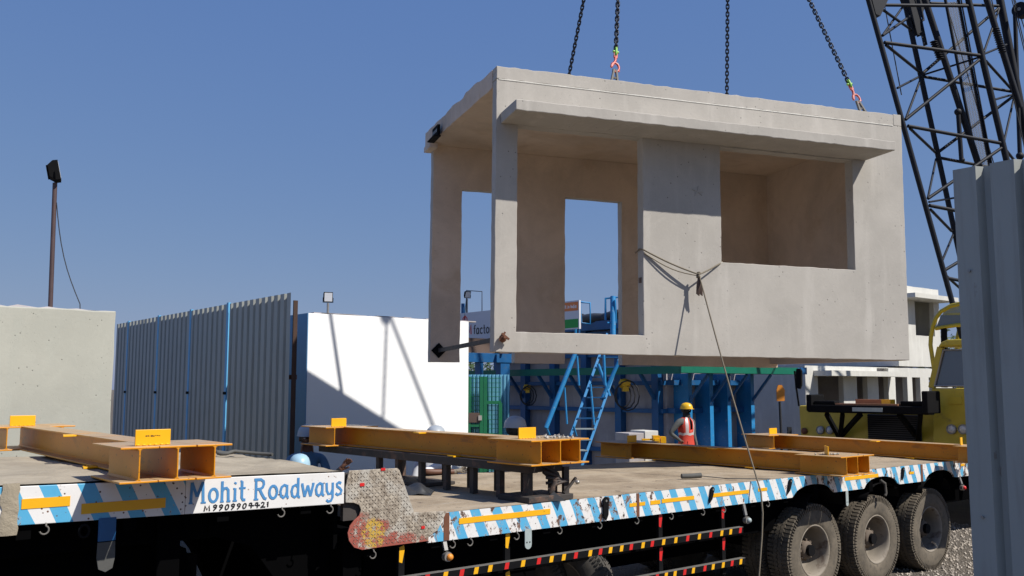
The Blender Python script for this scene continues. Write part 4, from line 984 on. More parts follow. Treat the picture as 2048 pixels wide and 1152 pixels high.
# signs
def board(name, label, cat, px0, px1, y_top0, y_bot0, y_top1, Y0, mat, dirv=None):
    """flat board: left-top pixel at depth Y0; runs along direction dirv to px1"""
    return None
fbd = V_ * -1
p0 = PY(1095, 610, 21.6); o = thing('flag_board', 'orange, white and green board reading built in india above the mould', 'sign', p0, TH - pi / 2)
def bl(px, py): # pixel to local on the board plane
    q = PL(px, py, p0, D_) - p0; return q.dot(-V_), q.z
xr, zt_ = bl(1157, 603); _, zb2 = bl(1157, 655)
hh = zt_ - zb2; zc = zb2 - 0; x0_ = xr - 1.6
b = MB(); b.box(x0_, xr + .03, -.01, .04, zb2 - .03, zt_ + .03); b.build('panel', 'sign_white', o)
b = MB(); b.box(x0_ + .02, xr, -.0125, -.0105, zt_ - hh * .34, zt_); b.build('orange_band', 'sign_orange', o)
b = MB(); b.box(x0_ + .02, xr, -.0125, -.0105, zb2, zb2 + hh * .34); b.build('green_band', 'sign_green', o)
b = MB(); write(b, 'Built in India', hh * .13, bl(1123, 620)[0], xr - .05, .016, lambda x, z, y: (x, y, z + zt_ - hh * .23), -.014, thick=.0015); b.build('lettering', 'white_paint', o, weld=False)
b = MB(); b.tube([(xr - .05, .05, zb2 - .5), (xr - .05, .05, zt_)], .03, 6); b.build('post', 'blue_steel', o)
p0 = PY(918, 630, 24.2); o = thing('factory_sign', 'white signboard with black letters and a red emblem, partly hidden by the hanging room', 'sign', p0, TH - pi / 2)
def bl(px, py): q = PL(px, py, p0, D_) - p0; return q.dot(-V_), q.z
xa, za = bl(921, 629); xb, zb3 = bl(1000, 676); zt2 = bl(980, 622)[1]
b = MB(); b.box(xa - 1.0, xb + .6, 0, .05, bl(942, 681)[1], zt2 + .02); b.build('panel', 'sign_white', o)
b = MB(); tx0 = bl(936, 665)[0]; tx1 = bl(990, 665)[0]; zt3 = bl(960, 650)[1]; zb4 = bl(950, 668)[1]; fh = (zt3 - zb4) * 1.0
kx = (bl(978, 665)[0] - bl(948, 665)[0]) / (G['f'][0] + G['a'][0] + G['c'][0] + G['t'][0] + G['o'][0] * .7)
xx = bl(947, 665)[0]
tot = sum(G[c_][0] for c_ in 'factory'); write(b, 'factory', fh, xx, xx + kx * tot, fh * .15, lambda x, z, y: (x, y, z + zb4), -.004, thick=.003); b.build('lettering', 'text_black', o, weld=False)
b = MB(); mwid = kx * 1.0; write(b, 'm', fh * 1.1, xx - mwid, xx - .02, fh * .2, lambda x, z, y: (x, y, z + zb4), -.004, thick=.003)
ex, ez = bl(930, 646); apex = bl(930, 631)
for k in range(-2, 3): ribbon(b, [(apex[0], apex[1]), (apex[0] + k * .05, (apex[1] + ez) / 2 + .02), (apex[0] + k * .065, ez)], .02, -.004, .003, lambda x, z, y: (x, y, z))
b.build('emblem', 'red_tape', o, weld=False)
b = MB(); b.tube([(xa, .08, -3.5), (xa, .08, .3)], .05, 8); b.tube([(xb, .08, -3.5), (xb, .08, .3)], .05, 8); b.build('post', 'blue_steel', o)
# blue portal frame with brown boards, left of the mould
p0 = PY(945, 690, 22.2); pf = thing('blue_portal', 'dark blue steel portal frame with brown plywood boards below the sign', 'steel frame', V((p0.x, p0.y, 0)), TH)
def zat(py, Y=22.2): return PY(960, py, Y).z
b = MB(); b.box(-.6, 1.1, 0, .06, zat(705), zat(676)); b.build('board', 'brown_ply', pf)
b = MB(); b.box(-.6, 1.4, -.12, .12, zat(724), zat(706)); b.build('beam', 'blue_steel', pf)
for xx in (.15, .78): b = MB(); b.box(xx, xx + (.1 if xx < .5 else .28), -.1, .1, GZ, zat(722)); b.build('post', 'blue_steel', pf)
# green cage with blue sheet behind
p0 = PY(938, 800, 21.5); cg = thing('green_cage', 'green steel mesh cage holding light blue sheets beside the white wall', 'cage', V((p0.x, p0.y, 0)), 0)
wdt = PY(1001, 800, 21.5).x - p0.x; zt_ = 2.55
b = MB()
for x in (0, wdt * .40, wdt * .52, wdt): b.box(x - .04, x + .04, -.04, .04, GZ, zt_ if x < wdt * .9 else 1.95)
b.box(0, wdt * .46, -.03, .03, 1.40, 1.47); b.box(wdt * .52, wdt, -.03, .03, 1.92, 1.98); b.box(0, wdt, -.03, .03, 1.18, 1.24); b.build('frame', 'cage_green', cg)
b = MB()
for k in range(22): z = .3 + k * .105; b.box(0, wdt, .03, .038, z, z + .012)
for k in range(17): x = wdt * k / 16; b.box(x, x + .012, .039, .047, .2, zt_)
b.build('mesh', 'cage_green', cg)
b = MB(); sheeting(b, wdt + .3, .1, 2.6, .09, .05, .5, -.1); o = b.build('blue_sheet', 'sheet_blue', cg, weld=False); o.location = (0, .2, 0)
b = MB(); b.box(.0, .25, -.05, .1, 1.5, 1.72); b.box(.22, .30, -.07, -.02, 1.55, 1.66, 1); b.build('carton', ['brown_ply', 'concrete'], cg)

# ------------------------------------------------------------------ precast house at the back right
cN = PY(1611, 775, 22.5); H0 = V((cN.x, cN.y, 0))
hs_ = thing('precast_house', 'two-storey stack of pale unfinished precast rooms with canopies and dark openings, behind the crane', 'building', H0, TH)
def hp(px, py): q = PL(px, py, H0, V_) - H0; return q.dot(D_), q.z
z1 = hp(1612, 731)[1]
X = lambda px: hp(px, 775)[0]
zc1 = hp(1640, 752)[1]; zl = z1
xs_end = X(1905)
b = MB(); slab(b, 0, xs_end, GZ, z1, [(X(1636), X(1687), .6, zc1), (X(1714), X(1735), .6, zc1), (X(1757), X(1777), .6, zc1), (X(1791), X(1815), .6, zc1), (X(1825), X(1841), .6, zc1), (X(1858), X(1869), .6, zc1), (X(1755), X(1778), zc1 + .12, z1 - .02)], 0, .14, .4, .004, seed=31); b.build('lower_wall', 'concrete_far', hs_)
b = MB(); b.box(X(1628), X(1783), -.5, -.002, zc1 - .0, zc1 + .13); b.build('canopy', 'concrete_far', hs_)
b = MB(); b.box(.003, .14, .141, 6.5, GZ, z1); b.build('end_wall', 'concrete_far', hs_)
b = MB(); b.box(.141, xs_end, 3.0, 3.12, GZ, z1); b.box(0.02, xs_end, .142, 6.4, z1 - .12, z1 - .005); b.build('side_wall', 'concrete_dark', hs_)  # inner walls coloured darker to put deep shade into the openings
for k, px in enumerate((1700, 1746, 1783, 1820, 1850)): b = MB(); b.box(X(px), X(px) + .1, .142, 2.9, GZ, z1 - .12); b.build('partition', 'concrete_dark', hs_)  # same darkened colour, shade of the rooms painted in
b = MB(); b.box(X(1640), X(1652) + 1.0, 2.6, 2.62, .8, zc1 - .1); b.build('blue_screen', 'sheet_blue', hs_)
xu0, xu1 = X(1800), X(1886); zt_ = hp(1816, 572)[1]; zcb = hp(1820, 600)[1]; z2 = z1 + .05
b = MB(); slab(b, xu0, xu1, z2, zt_, [(X(1837), X(1875), hp(1840, 671)[1], zcb)], .0, .14, .3, .005, seed=33); b.build('upper_wall', 'concrete_far', hs_)
b = MB(); b.box(xu0, xu1 + .05, -.55, -.002, zcb, zcb + .12); b.build('canopy', 'concrete_far', hs_)
b = MB(); b.box(xu0, xu0 + .14, .141, 4, z2, zt_); b.box(xu1 - .14, xu1, .141, 4, z2, zt_ - .002); b.box(xu0 + .14, xu1 - .14, 3.8, 3.9, z2, zt_); b.box(xu0, xu1, .145, 3.95, zt_ - .15, zt_ - .005); b.build('upper_shell', 'concrete_far', hs_)
b = MB(); b.box(xu1 + .15, xs_end + 4, .1, .3, z1 + .0, z1 + .2); b.build('floor_edge', 'concrete_dark', hs_)
wq = PY(1486, 775, 25.5); o = thing('precast_box', 'bright white concrete box seen between the blue mould and the precast house', 'concrete box', V((wq.x, wq.y, 0)), TH)
ztq = PY(1500, 740, 25.5).z; b = MB(); b.box(0, 1.1, 0, 2.5, GZ, ztq); b.build('wall', 'concrete_far', o, .01)
# paddle sign on pole
p = PY(1563, 860, 20.6); o = thing('paddle_sign', 'orange paddle-shaped board on a thin black pole in front of the grey wall', 'sign', V((p.x, p.y, GZ)), 0)
zz = lambda py: PY(1563, py, 20.6).z - GZ
b = MB(); b.tube([(0, 0, 0), (-.02, 0, zz(803))], .028, 8); b.build('pole', 'cable_black', o)
w2 = .085; b = MB(); b.prism([(-w2, zz(802)), (w2, zz(802)), (w2 + .01, zz(780)), (w2 * .4, zz(770)), (-w2 * .6, zz(770)), (-w2, zz(780))], -.02, .02, 0, 'y'); b.build('board', 'orange_paint', o)
p = PY(1579, 870, 20.6); b = MB(); b.box(-.04, .04, -.04, .04, 0, PY(1579, 854, 20.6).z - GZ); tag(b.build('bollard', 'cable_black', None, loc=(p.x, p.y, GZ)), 'short black post just left of the yellow crane', 'post')
# blocks beside the mould
p = PY(1290, 890, 18.2); o = thing('concrete_block', 'pale concrete block with a dark grey half standing left of the man in the orange vest', 'block', V((p.x, p.y, GZ)), TH - .2)
b = MB(); b.box(.0, .32, -.0, .5, 0, PY(1290, 862, 18.2).z - GZ); b.build('block', 'concrete_far', o, .01)
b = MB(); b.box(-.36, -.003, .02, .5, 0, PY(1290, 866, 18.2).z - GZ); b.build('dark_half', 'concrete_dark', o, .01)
p = PY(1318, 888, 17.6); b = MB(); hz_ = PY(1318, 871, 17.6).z - GZ; b.box(-.12, .0, -.1, .1, 0, hz_); b.box(.02, .12, -.1, .1, 0, hz_ - .02); b.box(-.32, -.13, -.05, .05, hz_ - .09, hz_ - .06); b.box(-.1, .0, -.12, -.101, hz_ * .9, hz_ * .96)
tag(b.build('steel_bracket', 'beam_yellow', None, loc=(p.x, p.y, GZ)), 'small yellow steel bracket standing beside the pale block', 'bracket')

# ------------------------------------------------------------------ crane
CO = V((5.42, 17.5, 0)); CRZ = TH - pi / 2
crane = thing('mobile_crane', 'mustard yellow truck crane with black bumper frame, round headlights and lattice boom', 'crane', CO, CRZ)
CI = Matrix.Rotation(-CRZ, 3, 'Z')
def cl(w_): return CI @ (w_ - CO)
def q(px, py, ly=0.0): r = cl(PL(px, py, CO + D_ * ly, D_)); return r.x, r.z
def cx(px, ly=0): return q(px, 810, ly)[0]
def cz(py, px=1700, ly=0): return q(px, py, ly)[1]
xr = cx(1990)
b = MB(); b.prism([(0, .75), (cx(1868), .75), q(1868, 811), q(1597, 811)], 0, 2.6); b.build('body', 'crane_yellow', crane, .03)
x0_, x1_ = cx(1868), xr; zc_ = cz(776, 1900)
b = MB(); b.prism([(x0_, .75), (x1_, .75), (x1_, zc_), (x0_ + .02, zc_)], -.12, 1.6); b.build('cab', 'crane_yellow', crane, .03)
zr0, zr1 = cz(694, 1900), cz(679, 1920)
b = MB(); b.prism([(cx(1889), zr0), (x1_, zr0), (x1_, zr1), (cx(1909), zr1), (cx(1896), (zr0 + 2 * zr1) / 3)], -.15, 1.6); b.build('cab_roof', 'crane_yellow', crane, .03)
for yy in (-.09, 1.5):
    b = MB(); b.bar((cx(1871), yy, zc_), (cx(1891), yy + .03, zr0), .10, .08, 0, (0, 1, 0)); b.build('door_pillar', 'crane_yellow', crane, .01)
b = MB(); b.box(cx(1878), xr, .9, .95, zc_, zr0); b.build('cab_rear_panel', 'cable_black', crane)
z0w, z1w = cz(772, 1900), cz(700, 1900)
b = MB(); b.add([(cx(1879), -.10, z0w), (xr - .1, -.10, z0w), (xr - .1, -.06, z1w), (cx(1897), -.06, z1w)], [(0, 1, 2, 3)]); ws = b.build('windscreen', 'dark_glass', crane)
b = MB(); b.tube([(cx(1878), -.115, z0w), (xr - .1, -.115, z0w), (xr - .1, -.08, z1w), (cx(1897), -.08, z1w), (cx(1878), -.115, z0w)], .018, 6); b.build('rubber_seal', 'bare_steel', ws)
b = MB(); b.box(cx(1906), cx(1932), -.135, -.121, cz(808, 1920), cz(793, 1920)); b.build('panel', 'crane_yellow', crane, .004)
b = MB(); b.box(cx(1735), cx(1842), -.03, -.001, cz(880, 1790), cz(829, 1790)); o = b.build('grille', 'cable_black', crane, .02)
b = MB()
for k in range(12): z_ = cz(880, 1790) + k * .036; b.box(cx(1736), cx(1841), -.045, -.031, z_, z_ + .012)
b.build('slats', 'black_steel', o)
for px, py, r in ((1640, 860, .068), (1659, 860, .066), (1909, 858, .07), (1932, 858, .07)):
    y = -.001 if px < 1800 else -.121
    mt = Matrix.Translation((cx(px), y, cz(py, px))) @ Matrix.Rotation(pi / 2, 4, 'X')
    b = MB(); b.lathe([(r * 1.12, 0), (r * 1.12, .04), (r, .045), (r * .98, .02)], 24, 0, mt); o = b.build('headlight', 'bare_steel', crane)
    b = MB(); b.lathe([(r, .02), (r * .8, .04), (r * .4, .055), (0, .06)], 20, 0, mt); b.build('lens', 'head_glass', o)
mt = Matrix.Translation((cx(1608), -.001, cz(862, 1608))) @ Matrix.Rotation(pi / 2, 4, 'X'); b = MB(); b.lathe([(.06, 0), (.06, .03), (.0, .035)], 18, 0, mt); b.build('round_cover', 'rust', crane)
# black bumper frame standing 0.6 m ahead of the body
B_ = -.6; qb = lambda px, py: q(px, py, B_)
z0b, z1b = cz(827, 1740, B_), cz(811, 1740, B_); xa_, xb_ = cx(1620, B_), cx(1862, B_)
b = MB(); b.box(xa_, xb_, B_ - .1, B_ + .12, z0b, z1b); b.box(xa_ - .012, xa_ + .1, B_ - .11, B_ + .3, z0b + .02, cz(789, 1625, B_)); b.box(xb_ - .09, xb_ + .012, B_ - .13, B_ + .3, z0b + .02, cz(782, 1855, B_))
b.box(xa_ + .11, cx(1672, B_), B_ - .05, B_ + .12, z1b + .001, z1b + .07); b.box(cx(1800, B_), xb_ - .1, B_, B_ + .12, z1b + .001, z1b + .08); b.build('bumper_frame', 'black_steel', crane, .02)
for a, c_ in (((1650, 828), (1680, 872)), ((1718, 828), (1684, 872)), ((1682, 828), (1682, 880)), ((1795, 828), (1835, 872)), ((1838, 828), (1838, 878))):
    b = MB(); xx0, zz0 = qb(*a); xx1, zz1 = q(*c_); b.bar((xx0, B_ + .05, zz0), (xx1, -.04, zz1), .07, .07); b.build('bumper_brace', 'black_steel', crane)
b = MB(); b.box(cx(1705, B_ - .1), cx(1765, B_ - .1), B_ - .115, B_ - .101, cz(823, 1740, B_), cz(815, 1740, B_)); b.build('blank_plate', 'pale_paint', crane)
b = MB(); b.box(cx(1703, B_), cx(1754, B_), B_ + .125, B_ + .28, z1b - .02, cz(799, 1740, B_)); b.build('wood_packing', 'rust_light', crane)
b = MB(); b.box(cx(1672, B_) + .01, cx(1798, B_), B_ - .04, B_ + .1, z1b + .001, z1b + .03); b.build('wood_packing', 'rust_light', crane)
b = MB(); b.box(cx(1755, B_), cx(1773, B_), B_ + .125, B_ + .28, z1b - .02, cz(799, 1760, B_)); b.build('yellow_box', 'helmet_yellow', crane)
b = MB(); b.tube([(cx(1601), -.05, cz(812, 1600)), (cx(1600), -.1, cz(775, 1600)), (cx(1599), -.12, cz(742, 1600))], .018, 7); b.tube([(cx(1599), -.12, cz(750, 1600)), (cx(1605), -.15, cz(750, 1600))], .016, 6); o = b.build('mirror_arm', 'black_steel', crane)
b = MB(); b.prism([q(1603, 776), q(1611, 778), q(1614, 770), q(1614, 742), q(1611, 737), q(1604, 738)], -.19, -.14); b.build('mirror', 'black_steel', o, .006)
for xx in (.35, 3.0):
    b = MB(); b.tube([(xx - .15, .9, .55 + GZ), (xx + .15, .9, .55 + GZ)], .5, 28); b.tube([(xx - .17, .9, .55 + GZ), (xx + .17, .9, .55 + GZ)], .22, 20, 1); b.build('wheel', ['tyre_dark', 'rim_dust'], crane)
b = MB(); b.box(.5, xr - .5, .5, 8.5, .62, 1.3); b.build('carrier', 'crane_yellow', crane, .03)
b = MB(); b.box(1.4, xr + .4, 3.4, 8.2, 1.35, 2.15); b.build('turntable', 'crane_yellow', crane, .03)
# operator cab with curved front frame
LO = 3.0
def op(px, py, ly=LO): x_, z_ = q(px, py, ly); return V((x_, ly, z_))
curve = [(1874, 772), (1870, 752), (1864.5, 714), (1861, 690), (1862, 672), (1866, 652), (1872, 636), (1882, 623), (1901, 612), (1935, 604)]
for dy in (0, 1.1):
    b = MB(); b.tube([op(*c_) + V((0, dy, 0)) for c_ in curve], .042, 8); 
    if dy == 0: b.tube([op(1871, 657), op(1914, 650), op(1960, 648)], .04, 8)
    o = b.build('cab_frame', 'crane_yellow', crane)
b = MB(); b.bar(op(1888, 655), op(1889, 775), .10, .06); b.build('cab_post', 'black_steel', crane)
b = MB(); b.prism([tuple(op(x, y).xz) for x, y in ((1876, 634), (1884, 622), (1903, 611), (1960, 600), (1960, 622), (1890, 626))], LO + .1, LO + 1.0); b.build('cab_hood', 'pale_paint', crane)
b = MB(); b.add([op(1872, 655), op(1960, 646), op(1960, 630), op(1882, 630)], [(0, 1, 2, 3)]); b.build('cab_glass', 'dark_glass', crane)
b = MB(); b.box(op(1895, 0).x, op(1990, 0).x, LO + 1.3, LO + 2.6, 2.15, op(1905, 664).z); b.build('machinery', 'boom_steel', crane, .05)
# lattice boom
bB = V((-.3185, .948, 0)); OF = PY(1769, 85, 18.6); ON = OF + bB * .8
fa = lambda x, y: cl(PL(x, y, OF, bB))
ne = lambda x, y: cl(PL(x, y, ON, bB))
me_ = lambda x, y: cl(PL(x, y, (OF + ON) / 2, bB))
def ext(f, a, c_, up_=9, dn=0):
    p, q = f(*a), f(*c_); d = (p - q).normalized(); return [p + d * up_, q - d * dn]
boomT = [('far', fa, (1743, 21), (1912, 632)), ('near', ne, (1820, 52), (1930, 560)), ('far', fa, (1937, 0), (2045, 455)), ('near', ne, (2002, 10), (2085, 440))]
for _, f, a, c_ in boomT:
    p_, q_ = ext(f, a, c_); d_ = (p_ - q_).normalized(); q_ = q_ - d_ * max(0, (q_.z - 2.0) / d_.z)
    b = MB(); b.tube([p_, q_], {1743: .054, 1820: .056, 1937: .066, 2002: .085}[a[0]], 14); b.build('boom_chord', 'boom_steel', crane)
mem = [(fa, (1769, 85), fa, (1960, 111), .055), (fa, (1765, 71), ne, (1808, 10), .035), (fa, (1765, 71), ne, (1824, 30), .045), (fa, (1762, 17), ne, (1826, 62), .04), (fa, (1772, 90), ne, (1842, 146), .045),
  (ne, (1845, 147), ne, (2000, 14), .05), (ne, (1846, 150), fa, (1960, 114), .032), (ne, (1845, 153), ne, (2029, 184), .05), (fa, (1795, 176), ne, (1843, 151), .035), (fa, (1811, 239), fa, (1958, 120), .05), (ne, (1843, 153), fa, (1811, 239), .036),
  (fa, (1816, 252), fa, (2000, 286), .055), (fa, (1820, 257), ne, (1872, 306), .042), (ne, (1873, 307), ne, (2030, 190), .05), (ne, (1876, 315), ne, (2052, 348), .05), (ne, (1872, 318), fa, (1856, 395), .034), (fa, (1856, 397), fa, (2003, 296), .05),
  (fa, (1859, 411), fa, (2040, 446), .055), (fa, (1861, 419), ne, (1903, 462), .042), (fa, (1858, 404), ne, (1932, 392), .03), (ne, (1905, 462), ne, (2062, 350), .05), (fa, (1968, 108), ne, (2014, 89), .034), (fa, (1968, 104), ne, (1999, 15), .034), (fa, (1972, 122), ne, (2028, 184), .042), (fa, (1990, 199), ne, (2029, 188), .034),
  (fa, (2008, 284), ne, (2029, 190), .034), (fa, (2012, 300), ne, (2048, 345), .042), (fa, (1763, 10), fa, (1938, 12), .05), (ne, (1812, 4), ne, (1998, 12), .05), (fa, (1885, 520), ne, (1906, 470), .034), (fa, (1890, 540), fa, (2040, 450), .05), (fa, (1893, 552), ne, (1935, 590), .04), (fa, (1895, 556), fa, (2060, 590), .05)]
for f1, a, f2, c_, r in mem:
    b = MB(); b.tube([f1(*a), f2(*c_)], r * .72, 8); b.build('boom_lacing', 'boom_steel', crane)
# more lacing bays above the picture so that the boom stays whole
for k in range(4):
    u = (fa(1743, 21) - fa(1912, 632)).normalized() * (1.6 + 1.75 * k)
    for p, q in ((fa(1743, 21), fa(1937, 0)), (ne(1820, 52), ne(2002, 10)), (fa(1743, 21), ne(1820, 52)), (fa(1937, 0), ne(2002, 10))):
        b = MB(); b.tube([p + u, q + u], .03, 8); b.tube([p + u * 1, q + u + (fa(1743, 21) - fa(1912, 632)).normalized() * 1.6], .028, 8); b.build('boom_lacing', 'boom_steel', crane)
b = MB(); b.tube(ext(me_, (1853, 9), (1980, 400)), .068, 14)
for k in range(9): p = me_(1868 + k * 1.6, 84 + k * 4.2); b.ball(p, (.088, .088, .022), n=12, k=4)
b.build('backstop_tube', 'boom_steel', crane)
b = MB(); b.tube(ext(me_, (1978, 14), (2040, 215)), .068, 14)
for k in range(12): p = me_(1991 + k * 1.3, 58 + k * 4.2); b.ball(p, (.088, .088, .022), n=12, k=4)
b.build('backstop_tube', 'boom_steel', crane)
def plate(f, pts, name):
    P_ = [f(*p_) for p_ in pts]; n_ = CI @ bB * .06; b = MB(); m_ = len(P_)
    b.add([p_ - n_ for p_ in P_] + [p_ + n_ for p_ in P_], [tuple(range(m_)), tuple(range(2 * m_ - 1, m_ - 1, -1))] + [(i_, i_ + m_, (i_ + 1) % m_ + m_, (i_ + 1) % m_) for i_ in range(m_)]); b.build(name, 'boom_steel', crane)
plate(fa, ((1738, -8), (1777, -8), (1757, 34), (1748, 30)), 'gusset_plate')
plate(ne, ((1800, -10), (1868, -10), (1846, 16), (1836, 46), (1838, 66), (1832, 72), (1824, 50)), 'gusset_plate')
b = MB(); b.bar(ne(1840, 40), ne(1851, 91), .10, .03); 
for k in range(4): b.ball(ne(1841 + k * 3, 52 + k * 11.5) + V((0, -.03, 0)), .018, 1, 6, 4)
b.tube([ne(1843, 20), ne(1847, 40), ne(1843, 44), ne(1838, 30)], .03, 6); b.tube([ne(1838, 50), ne(1840, 70), ne(1836, 72), ne(1834, 60)], .035, 6); b.build('pendant_link', ['boom_steel', 'bare_steel'], crane)
b = MB(); b.tube([me_(1916, 222), me_(1923, 322)], .05, 8); b.ball(me_(1916, 224), .08); b.ball(me_(1924, 320), .06); b.build('stay_rod', 'boom_steel', crane)
b = MB(); b.tube([ne(2030, 30), ne(2040, 320)], .05, 8); b.ball(ne(2040, 312), .09); b.build('stay_rod', 'boom_steel', crane)
# expanded metal walkway
wa = [me_(1892, 6), me_(1957, 345)]; wc_ = [me_(1918, 2), me_(1982, 345)]
du = (wa[0] - wa[1]).normalized()
b = MB(); b.tube([wa[0] + du * 4, wa[1]], .035, 8); b.tube([wc_[0] + du * 4, wc_[1]], .035, 8); b.tube([wc_[0] + du * 4 + V((.07, 0, 0)), wc_[1] + V((.05, 0, 0))], .018, 6); o = b.build('walkway_rail', 'boom_steel', crane)
b = MB(); n = 105; 
for k in range(n):
    t0, t1 = k / n, (k + 1) / n
    A_ = wa[0].lerp(wa[1], t0); B_ = wc_[0].lerp(wc_[1], t0); A2 = wa[0].lerp(wa[1], t1); B2 = wc_[0].lerp(wc_[1], t1); m_ = 5
    for j in range(m_):
        p0 = A_.lerp(B_, j / m_); p1 = A2.lerp(B2, (j + .5) / m_); p2 = A_.lerp(B_, (j + 1) / m_)
        b.bar(p0, p1, .014, .006); b.bar(p1, p2, .014, .006)
b.build('walkway_mesh', 'bare_steel', o, weld=False)
b = MB()
for a, c_ in (((2025, 4), (2075, 210)), ((2028, 2), (2078, 210)), ((2040, 30), (2080, 150)), ((1770, 15), (1803, 190)), ((1999, 70), (2050, 300)), ((1935, 150), (1993, 345))):
    b.tube(ext(me_, a, c_, 5), .012, 5)
b.build('wire_rope', 'cable_black', crane)
p = me_(2043, 21); b = MB(); b.tube([p + V((0, -.12, 0)), p + V((0, .12, 0))], .17, 20); b.tube([p + V((0, -.14, 0)), p + V((0, .14, 0))], .04, 10, 1); b.build('sheave', ['boom_steel', 'bare_steel'], crane)

# ------------------------------------------------------------------ people
def person(label, loc, rz, P, mats, helmet, hmat, vest=None, turn=0, cap_tilt=0, k=1.0, prop=None):
    """P: joints in metres, facing -y; body is one skinned surface"""
    o = thing('person', label, 'person', loc, rz); o.scale = (k, k, k)
    J = dict(pel=(0, 0, .93), wai=(0, 0, 1.06), che=(0, -.005, 1.23), upc=(0, 0, 1.37), nec=(0, -.005, 1.46), hb=(0, -.015, 1.53), hm=(0, -.02, 1.60), ht=(0, -.012, 1.66), chin=(0, -.065, 1.525), nose=(0, -.125, 1.585),
             hipl=(-.095, 0, .88), hipr=(.095, 0, .88), knl=(-.10, -.02, .50), knr=(.10, -.02, .50), anl=(-.11, .01, .10), anr=(.11, .01, .10), tol=(-.12, -.15, .04), tor=(.12, -.15, .04),
             shl=(-.175, 0, 1.39), shr=(.175, 0, 1.39), ell=(-.22, .01, 1.12), elr=(.22, .01, 1.12), wrl=(-.23, -.05, .88), wrr=(.23, -.05, .88))
    R_ = dict(pel=(.15, .115), wai=(.14, .105), che=(.155, .115), upc=(.13, .10), nec=(.058, .058), hb=(.066, .074), hm=(.076, .092), ht=(.068, .082), chin=(.04, .035), nose=(.014, .016), hip=(.088, .088), kn=(.06, .06), an=(.042, .042), to=(.045, .03), sh=(.062, .058), el=(.043, .043), wr=(.030, .026))
    if 'wide' in P: R_.update(sh=(.078, .072), el=(.056, .056), nec=(.062, .06))
    J.update({k_: v_ for k_, v_ in P.items() if k_ not in ('bare', 'wide') and not k_.startswith('hd')})
    rot = Matrix.Rotation(turn, 4, 'Z')
    for n_ in ('hb', 'hm', 'ht', 'chin', 'nose'):
        c_ = V(J['nec']); J[n_] = tuple(c_ + rot @ (V(J[n_]) - c_))
    E = [('pel', 'wai'), ('wai', 'che'), ('che', 'upc'), ('upc', 'nec'), ('nec', 'hb'), ('hb', 'hm'), ('hm', 'ht'), ('hb', 'chin'), ('hm', 'nose')]
    for s_ in 'lr': E += [('pel', 'hip' + s_), ('hip' + s_, 'kn' + s_), ('kn' + s_, 'an' + s_), ('an' + s_, 'to' + s_), ('upc', 'sh' + s_), ('sh' + s_, 'el' + s_), ('el' + s_, 'wr' + s_)]
    for s_ in 'lr':        # hands: palm, four fingers, thumb
        w_ = V(J['wr' + s_]); e_ = V(J['el' + s_]); d = (w_ - e_).normalized()
        d = V(P.get('hd' + s_, d)).normalized() if ('hd' + s_) in P else d
        sd = d.cross(V((0, 1, 0.2))).normalized() if abs(d.dot(V((0, 1, 0)))) < .9 else V((1, 0, 0)); nn = d.cross(sd)
        J['pa' + s_] = tuple(w_ + d * .06); R_['pa' + s_] = (.036, .018); E.append(('wr' + s_, 'pa' + s_)); names_ = []
        for i in range(4):
            a = w_ + d * .088 + sd * (-.027 + .018 * i); L = (.036, .042, .040, .030)[i]
            c1 = a + d * L + nn * .006; c2 = c1 + (d * .8 + nn * .6).normalized() * L * .75
            J[f'f{s_}{i}a'] = tuple(a); J[f'f{s_}{i}b'] = tuple(c1); J[f'f{s_}{i}c'] = tuple(c2)
            E += [('pa' + s_, f'f{s_}{i}a'), (f'f{s_}{i}a', f'f{s_}{i}b'), (f'f{s_}{i}b', f'f{s_}{i}c')]
            for q in 'abc': R_[f'f{s_}{i}{q}'] = (.0095, .009)
        t1_ = w_ + d * .03 - sd * .038; t2_ = t1_ + (d - sd * .5).normalized() * .045
        J[f't{s_}a'] = tuple(t1_); J[f't{s_}b'] = tuple(t2_); R_[f't{s_}a'] = (.012, .012); R_[f't{s_}b'] = (.010, .010)
        E += [('wr' + s_, f't{s_}a'), (f't{s_}a', f't{s_}b')]
    names = [n_ for n_ in J if not n_.startswith('hd')]; idx = {n_: i for i, n_ in enumerate(names)}
    me = bpy.data.meshes.new('body'); me.from_pydata([J[n_] for n_ in names], [(idx[a], idx[c_]) for a, c_ in E], [])
    ob = bpy.data.objects.new('body', me); C.objects.link(ob)
    ob.modifiers.new('skin', 'SKIN').use_smooth_shade = True; ob.modifiers.new('sub', 'SUBSURF').levels = 2
    for i, n_ in enumerate(names):
        r = R_.get(n_) or R_.get(n_[:-1]) or (.05, .05); me.skin_vertices[0].data[i].radius = r; me.skin_vertices[0].data[i].use_root = n_ == 'pel'
    dg = bpy.context.evaluated_depsgraph_get(); dg.update(); em = bpy.data.meshes.new_from_object(ob.evaluated_get(dg))
    bpy.data.objects.remove(ob)
    ob = bpy.data.objects.new('body', em); C.objects.link(ob); ob.parent = o
    em.materials.clear()
    for m_ in mats: em.materials.append(M(m_))      # skin, shirt, trousers, hands, shoes
    def dseg(p, a, c_):
        a = V(a); c_ = V(c_); t_ = max(0, min(1, (p - a).dot(c_ - a) / max(1e-9, (c_ - a).length_squared))); return (p - a - (c_ - a) * t_).length
    segs = []
    for a, c_ in E:
        q = 1
        if a in ('nec', 'hb', 'hm') : q = 0
        if a[:2] in ('pa', 'wr', 'fl', 'fr', 'tl', 'tr') and a[:2] != 'wa': q = 3
        if a[:3] == 'hip' or c_[:3] == 'hip' or a[:2] == 'kn': q = 2
        if a[:2] == 'an': q = 4
        if a[:2] == 'el' and 'bare' in P: q = 0
        segs.append((J[a], J[c_], q))
    for p in em.polygons:
        ce = p.center; q = min(segs, key=lambda s_: dseg(ce, s_[0], s_[1])); p.material_index = min(q[2], len(mats) - 1); p.use_smooth = True
    hc = V(J['hm'])
